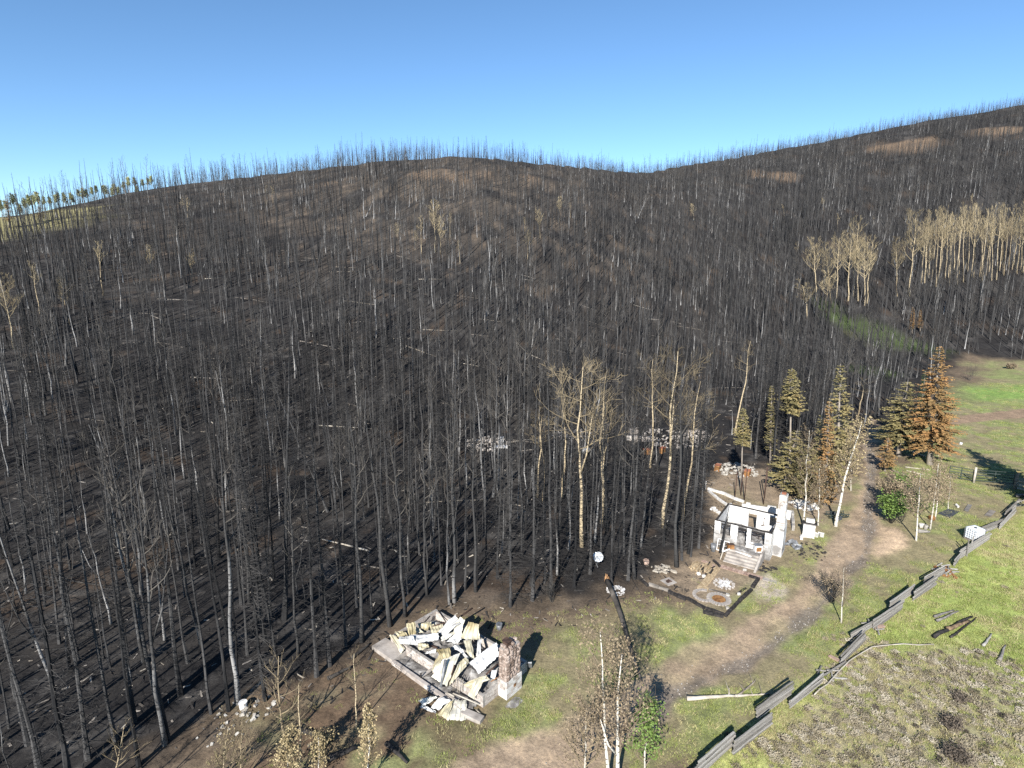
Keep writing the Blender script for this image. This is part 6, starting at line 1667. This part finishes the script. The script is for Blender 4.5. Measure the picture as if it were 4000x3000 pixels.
mb = MB(); mb.tube([(0, -.51, .25), (0, -.62, .25)], .05, 8); mb.build('valve', M['rubber'], ib)
Q = lambda x, y: (1769.9 + x * .2, 1023.2 + y * .2)
def flat(name, quad, th, mat, label, cat, fn=Q):
    ps = [G(*fn(*p)) for p in quad]; c_ = sum(ps, Vector()) / 4
    V = [p - c_ + Vector((0, 0, .03)) for p in ps] + [p - c_ + Vector((0, 0, .03 + th)) for p in ps]
    mb = MB(); mb.add(V, [(0, 3, 2, 1), (4, 5, 6, 7), (0, 1, 5, 4), (1, 2, 6, 5), (2, 3, 7, 6), (3, 0, 4, 7)])
    o = mb.build(name, M[mat], None, False, c_); tag(o, label, cat); return o
flat('rubber_mat', [(1280, 430), (1410, 485), (1515, 410), (1390, 385)], .03, 'rubber', 'large black rubber mat on the grass below the gates', 'mat')
flat('plank_sheet', [(1560, 400), (1605, 418), (1650, 345), (1605, 335)], .05, 'wood_grey', 'grey brown board lying right of the black mat', 'board')
flat('plank_sheet', [(1780, 455), (1850, 470), (1910, 410), (1840, 395)], .04, 'log', 'dark board half sunk in the grass near the fence', 'board')
flat('white_stone', [(1460, 345), (1490, 372), (1510, 368), (1480, 338)], .15, 'stone_pale', 'white slab standing behind the black mat', 'stone')
for k, (x, y, lab) in enumerate(((1105, 585, 'white block on the stump pile, left'), (1145, 600, 'white block on the stump pile, right'), (1215, 500, 'rusty bucket stump beside the tallest aspen'))):
    o = piece('stone_block', stone_mesh('stone_pale' if k < 2 else 'rust', k), G(*Q(x, y)) + Vector((0, 0, .25)), (.6, .4, .4), None, k); tag(o, lab, 'stone')
log_between(Q(1060, 640), Q(1190, 640), .2, 'wood_grey', 'grey stump wood at the foot of the left aspen near the sand', stubs=4)
# timbers rotting in the meadow, the white hose
for k, (a, b, mt, r_l, lab) in enumerate((((1240, 1560), (1450, 1480), 'wood_grey', .1, 'upper grey rail lying in the meadow grass'), ((1270, 1605), (1500, 1490), 'wood_grey', .1, 'lower grey rail lying in the meadow grass'))):
    log_between(Q(*a), Q(*b), r_l, mt, lab, 'fallen_rail', stubs=0)
Q5 = lambda x, y: (1769.9 + x * .2, 1327.4 + y * .2)
log_between(Q5(1230, 260), Q5(1640, 30), .13, 'wood_char', 'black charred timber lying in the meadow, upper one', 'charred_beam', stubs=0)
log_between(Q5(1380, 180), Q5(1620, 80), .15, 'wood_rot', 'orange brown rotten timber beside the charred one', 'rotten_beam', stubs=0)
log_between(Q5(1420, 260), Q5(1700, 40), .08, 'wood_char', 'thin charred timber on the lower side of the rotten one', 'charred_beam', stubs=0)
log_between(Q5(1770, 350), Q5(1860, 215), .09, 'wood_grey', 'short grey log left of the two in the grass', stubs=0)
log_between(Q5(1940, 510), Q5(2010, 340), .1, 'wood_grey', 'short grey log right of the two in the grass', stubs=0)
hp = [G(*Q5(*p)) for p in ((-60, 910), (0, 855), (80, 790), (200, 660), (320, 545), (400, 480), (490, 432), (560, 395), (650, 372), (770, 366), (900, 362), (1060, 362), (1230, 360))]
mb = MB(); c_ = hp[6]; mb.tube([p - c_ + Vector((0, 0, .28 + .05 * math.sin(i * 2.1))) for i, p in enumerate(hp)], .035, 6); o = mb.build('irrigation_pipe', M['wood_pale'], None, True, c_); tag(o, 'thin white bent pole line crossing the sagebrush', 'pole')
flat('stove_sheet', [(2010, 0), (2040, 8), (2050, -12), (2020, -20)], .05, 'white_paint', 'white scrap on the grass right of the orange fir', 'scrap', lambda x, y: (1769.9 + 1530 * .2 + (x - 2030) * .2, 719 + 1205 * .2 + y * .2))
# hay rake in the shade of the firs
hk = empty('hay_rake', G(1968, 972), .2); tag(hk, 'old hay rake with iron wheel in the shade under the firs', 'hay rake')
for x in (0, 1.6):
    mb = MB(); n_ = 16
    mb.tube([(x, .55 * math.cos(k * .3927), .55 + .55 * math.sin(k * .3927)) for k in range(17)], .035, 5, cap=False); wl = mb.build('wheel', M['iron_brown'], hk)
    mb = MB()
    for k in range(8): mb.tube([(x, 0, .55), (x, .55 * math.cos(k * .785), .55 + .55 * math.sin(k * .785))], .015, 4)
    mb.build('spokes', M['iron_brown'], wl)
mb = MB(); mb.tube([(-.1, 0, .55), (1.7, 0, .55)], .04, 6); mb.build('axle', M['iron_brown'], hk)
mb = MB(); mb.bar((.8, 0, .5), (.8, -1.8, .4), .1); mb.build('shaft', M['wood_grey'], hk)

# ------------------------------------------------------------------ ground cover
def tuft(seed, n_, h_, w, spread, lean=.5):
    r_ = random.Random(seed); mb = MB()
    for k in range(n_):
        a = r_.uniform(0, 6.28); r = spread * math.sqrt(r_.random()); p = Vector((r * math.cos(a), r * math.sin(a), -.03)); th = r_.uniform(0, 6.28)
        s_ = Vector((math.cos(th), math.sin(th), 0)) * w; t_ = p + Vector((r_.uniform(-lean, lean) * h_, r_.uniform(-lean, lean) * h_, h_ * r_.uniform(.5, 1.15)))
        mb.add([p - s_, p + s_, t_ + s_ * .25, t_ - s_ * .25], [(0, 1, 2, 3)])
    return mb
tg = [tuft(k, 36, .13, .016, .34, .8).mesh('grass', M['grass_green']) for k in range(3)]
td = [tuft(10 + k, 36, .16, .014, .34, .9).mesh('dry_grass', M['grass_dry']) for k in range(3)]
def sagep(seed, mat):
    r_ = random.Random(seed); mb = MB()
    for k in range(70):
        d = Vector((r_.gauss(0, .6), r_.gauss(0, .6), r_.uniform(.35, 1))).normalized(); L_ = r_.uniform(.15, .36); q = d * L_
        for j in range(3):
            a = Vector((r_.gauss(0, 1), r_.gauss(0, 1), r_.gauss(0, 1) + .6)).normalized(); b = a.orthogonal().normalized(); c_ = q * r_.uniform(.6, 1); s_ = r_.uniform(.03, .06)
            mb.add([c_ - a * s_, c_ + b * s_ * .4, c_ + a * s_, c_ - b * s_ * .4], [(0, 1, 2, 3)])
    return mb.mesh('sage', M[mat])
sg = [sagep(20, 'sage'), sagep(21, 'sage'), sagep(22, 'sage'), sagep(23, 'sage_dark')]
def sample(n_, x0, x1, y0, y1):
    return nrg.uniform(x0, x1, n_), nrg.uniform(y0, y1, n_)
def vis(x, y):
    px, py, dp = proj(x, y, hz(x, y)); return (px > -150) & (px < 2360) & (py < 1800)
x, y = sample(230000, -25, 110, 17, 118)
m_ = vis(x, y); x = x[m_]; y = y[m_]
dcl = sdf(P_CLEAR, x, y); dfl = sdf(P_FIELD, x, y); drd = np.minimum(sdf(P_ROAD, x, y), sdf(P_TRACK, x, y)); dsd = sdf(P_SAND, x, y); dyd = sdf(P_YARD, x, y)
j2 = fbm(x / 6, y / 6, 47, 3) - .5; mm = fbm(x / 4, y / 4, 61, 3); ff = fbm(x / 1.6, y / 1.6, 31, 4)
prob = np.clip((-dcl - 2) / 8, 0, .8) * sstep(.40, .58, .55 * mm + .45 * ff) * .8 + .06
prob = np.where(dfl < 0, np.where(sdf(P_SAGE, x, y) < 0, .6, .95), prob); prob = np.where(dyd < .5, prob * .03, prob)
prob = np.where((drd < .35) | (dsd < .3) | (dcl > -1.2), 0, prob) * np.clip(45.0 / np.hypot(x, y), .25, 1.0) ** 1.3
br_ = np.exp(-(((x + 9.5) / 7.5) ** 2 + ((y - 27.5) / 6.5) ** 2)); prob = prob * (1 - .85 * np.clip(br_ * 1.3, 0, 1))
ca_in = sdf([tuple(CA(-.6, -1.6)[:2]), tuple(CA(CL + 1, -1.6)[:2]), tuple(CA(CL + 1, CD + .4)[:2]), tuple(CA(-.6, CD + .4)[:2])], x, y) < 0
prob = np.where(ca_in, 0, prob)
k_ = nrg.random(len(x)) < prob
x = x[k_]; y = y[k_]; dfl = dfl[k_]; mm = mm[k_]
dry = nrg.random(len(x)) < np.where(dfl < 0, .15 + .45 * sstep(.42, .62, mm), .28)
idx = np.where(dry, 3, 0) + nrg.integers(0, 3, len(x))
rz_ = np.zeros((len(x), 3)); rz_[:, 2] = nrg.uniform(0, 6.28, len(x)); sc_ = nrg.uniform(.5, 1.2, len(x))
scatter('meadow_grass', np.stack([x, y, hz(x, y)], 1), rz_, np.repeat(sc_[:, None], 3, 1), idx, tg + td, 'green and straw coloured grass tufts covering the clearing and the meadow', 'grass')
x, y = sample(13000, 8, 50, 17, 48)
ds = sdf(P_SAGE, x, y) + (fbm(x / 3, y / 3, 12, 3) - .5) * 7; k_ = (ds < .3) & vis(x, y) & (nrg.random(len(x)) < np.where(ds < -1, .75, .3))
x2, y2 = sample(500, 15, 75, 20, 75); k2 = (sdf(P_FIELD, x2, y2) < -.5) & vis(x2, y2) & (fbm(x2 / 5, y2 / 5, 13, 2) > .55)
x = np.concatenate([x[k_], x2[k2]]); y = np.concatenate([y[k_], y2[k2]])
rz_ = np.zeros((len(x), 3)); rz_[:, 2] = nrg.uniform(0, 6.28, len(x)); sc_ = nrg.uniform(.55, 1.3, len(x))
scatter('sagebrush', np.stack([x, y, hz(x, y)], 1), rz_, np.stack([sc_, sc_, sc_ * .6], 1), np.where(nrg.random(len(x)) < .03, 3, nrg.integers(0, 3, len(x))), sg, 'grey tan sagebrush covering the lower right of the meadow', 'sagebrush')
# litter of the burnt floor and stones of the road
def chip(seed, mat, fl=.35):
    r_ = random.Random(seed); mb = MB(); mb.box((0, 0, .02), (.3, .18, .18 * fl), jit=.04); return mb.mesh('chip', M[mat])
x, y = sample(26000, -50, 60, 26, 120); k_ = (sdf(P_CLEAR, x, y) > -3) & vis(x, y); x = x[k_]; y = y[k_]
rz_ = nrg.normal(0, .25, (len(x), 3)); rz_[:, 2] = nrg.uniform(0, 6.28, len(x)); sc_ = nrg.uniform(.15, .75, len(x)) ** 1.5
s3 = np.stack([sc_ * nrg.uniform(.8, 5.0, len(x)), sc_ * .8, sc_], 1)
scatter('forest_litter', np.stack([x, y, hz(x, y)], 1), rz_, s3, nrg.choice([0] * 14 + [1] * 9 + [2], len(x)), [chip(1, 'wood_char'), chip(2, 'log'), chip(3, 'wood_pale'), chip(4, 'stone_pale'), chip(5, 'wood_raw')], 'charred sticks, chips and ash lumps on the burnt forest floor', 'litter')
x, y = sample(60000, 0, 62, 17, 95); k_ = (sdf(P_ROAD, x, y) < .5) & vis(x, y)
x = x[k_]; y = y[k_]; dtk = np.full(len(x), 1e9)
for i in range(len(TRK) - 1):
    ax, ay = TRK[i]; bx, by = TRK[i + 1]; ex, ey = bx - ax, by - ay
    t = np.clip(((x - ax) * ex + (y - ay) * ey) / (ex * ex + ey * ey), 0, 1); dtk = np.minimum(dtk, np.hypot(x - ax - t * ex, y - ay - t * ey))
k_ = nrg.random(len(x)) < np.where(dtk < .6, .9, .10); x = x[k_]; y = y[k_]
rz_ = nrg.uniform(-3, 3, (len(x), 3)); sc_ = nrg.uniform(.08, .42, len(x)) ** 1.25
scatter('road_stones', np.stack([x, y, hz(x, y) - .1], 1), rz_, np.repeat(sc_[:, None], 3, 1), nrg.integers(0, 3, len(x)), [chip(7, 'concrete', .8), chip(8, 'mortar', .8), chip(9, 'mortar', .8)], 'loose stones washed out along the dirt road', 'stones')
# charred beams and twisted strips among the fallen roofing
rq = random.Random(88)
for k in range(12):
    a = CA(rq.uniform(.6, CL - .8), rq.uniform(.5, CD - .6)); th = rq.uniform(0, 3.1); L_ = rq.uniform(.8, 2.2); d = Vector((math.cos(th), math.sin(th), rq.uniform(-.15, .25))) * L_
    a.z = ca_z + rq.uniform(.5, .95)
    pole('charred_beam', a, a + d, rq.uniform(.04, .08), 'wood_char' if k % 3 else 'iron_brown', 'burnt beam end poking out of the fallen roofing', 'beam', 4)['group'] = 'burnt beams in the cabin heap'
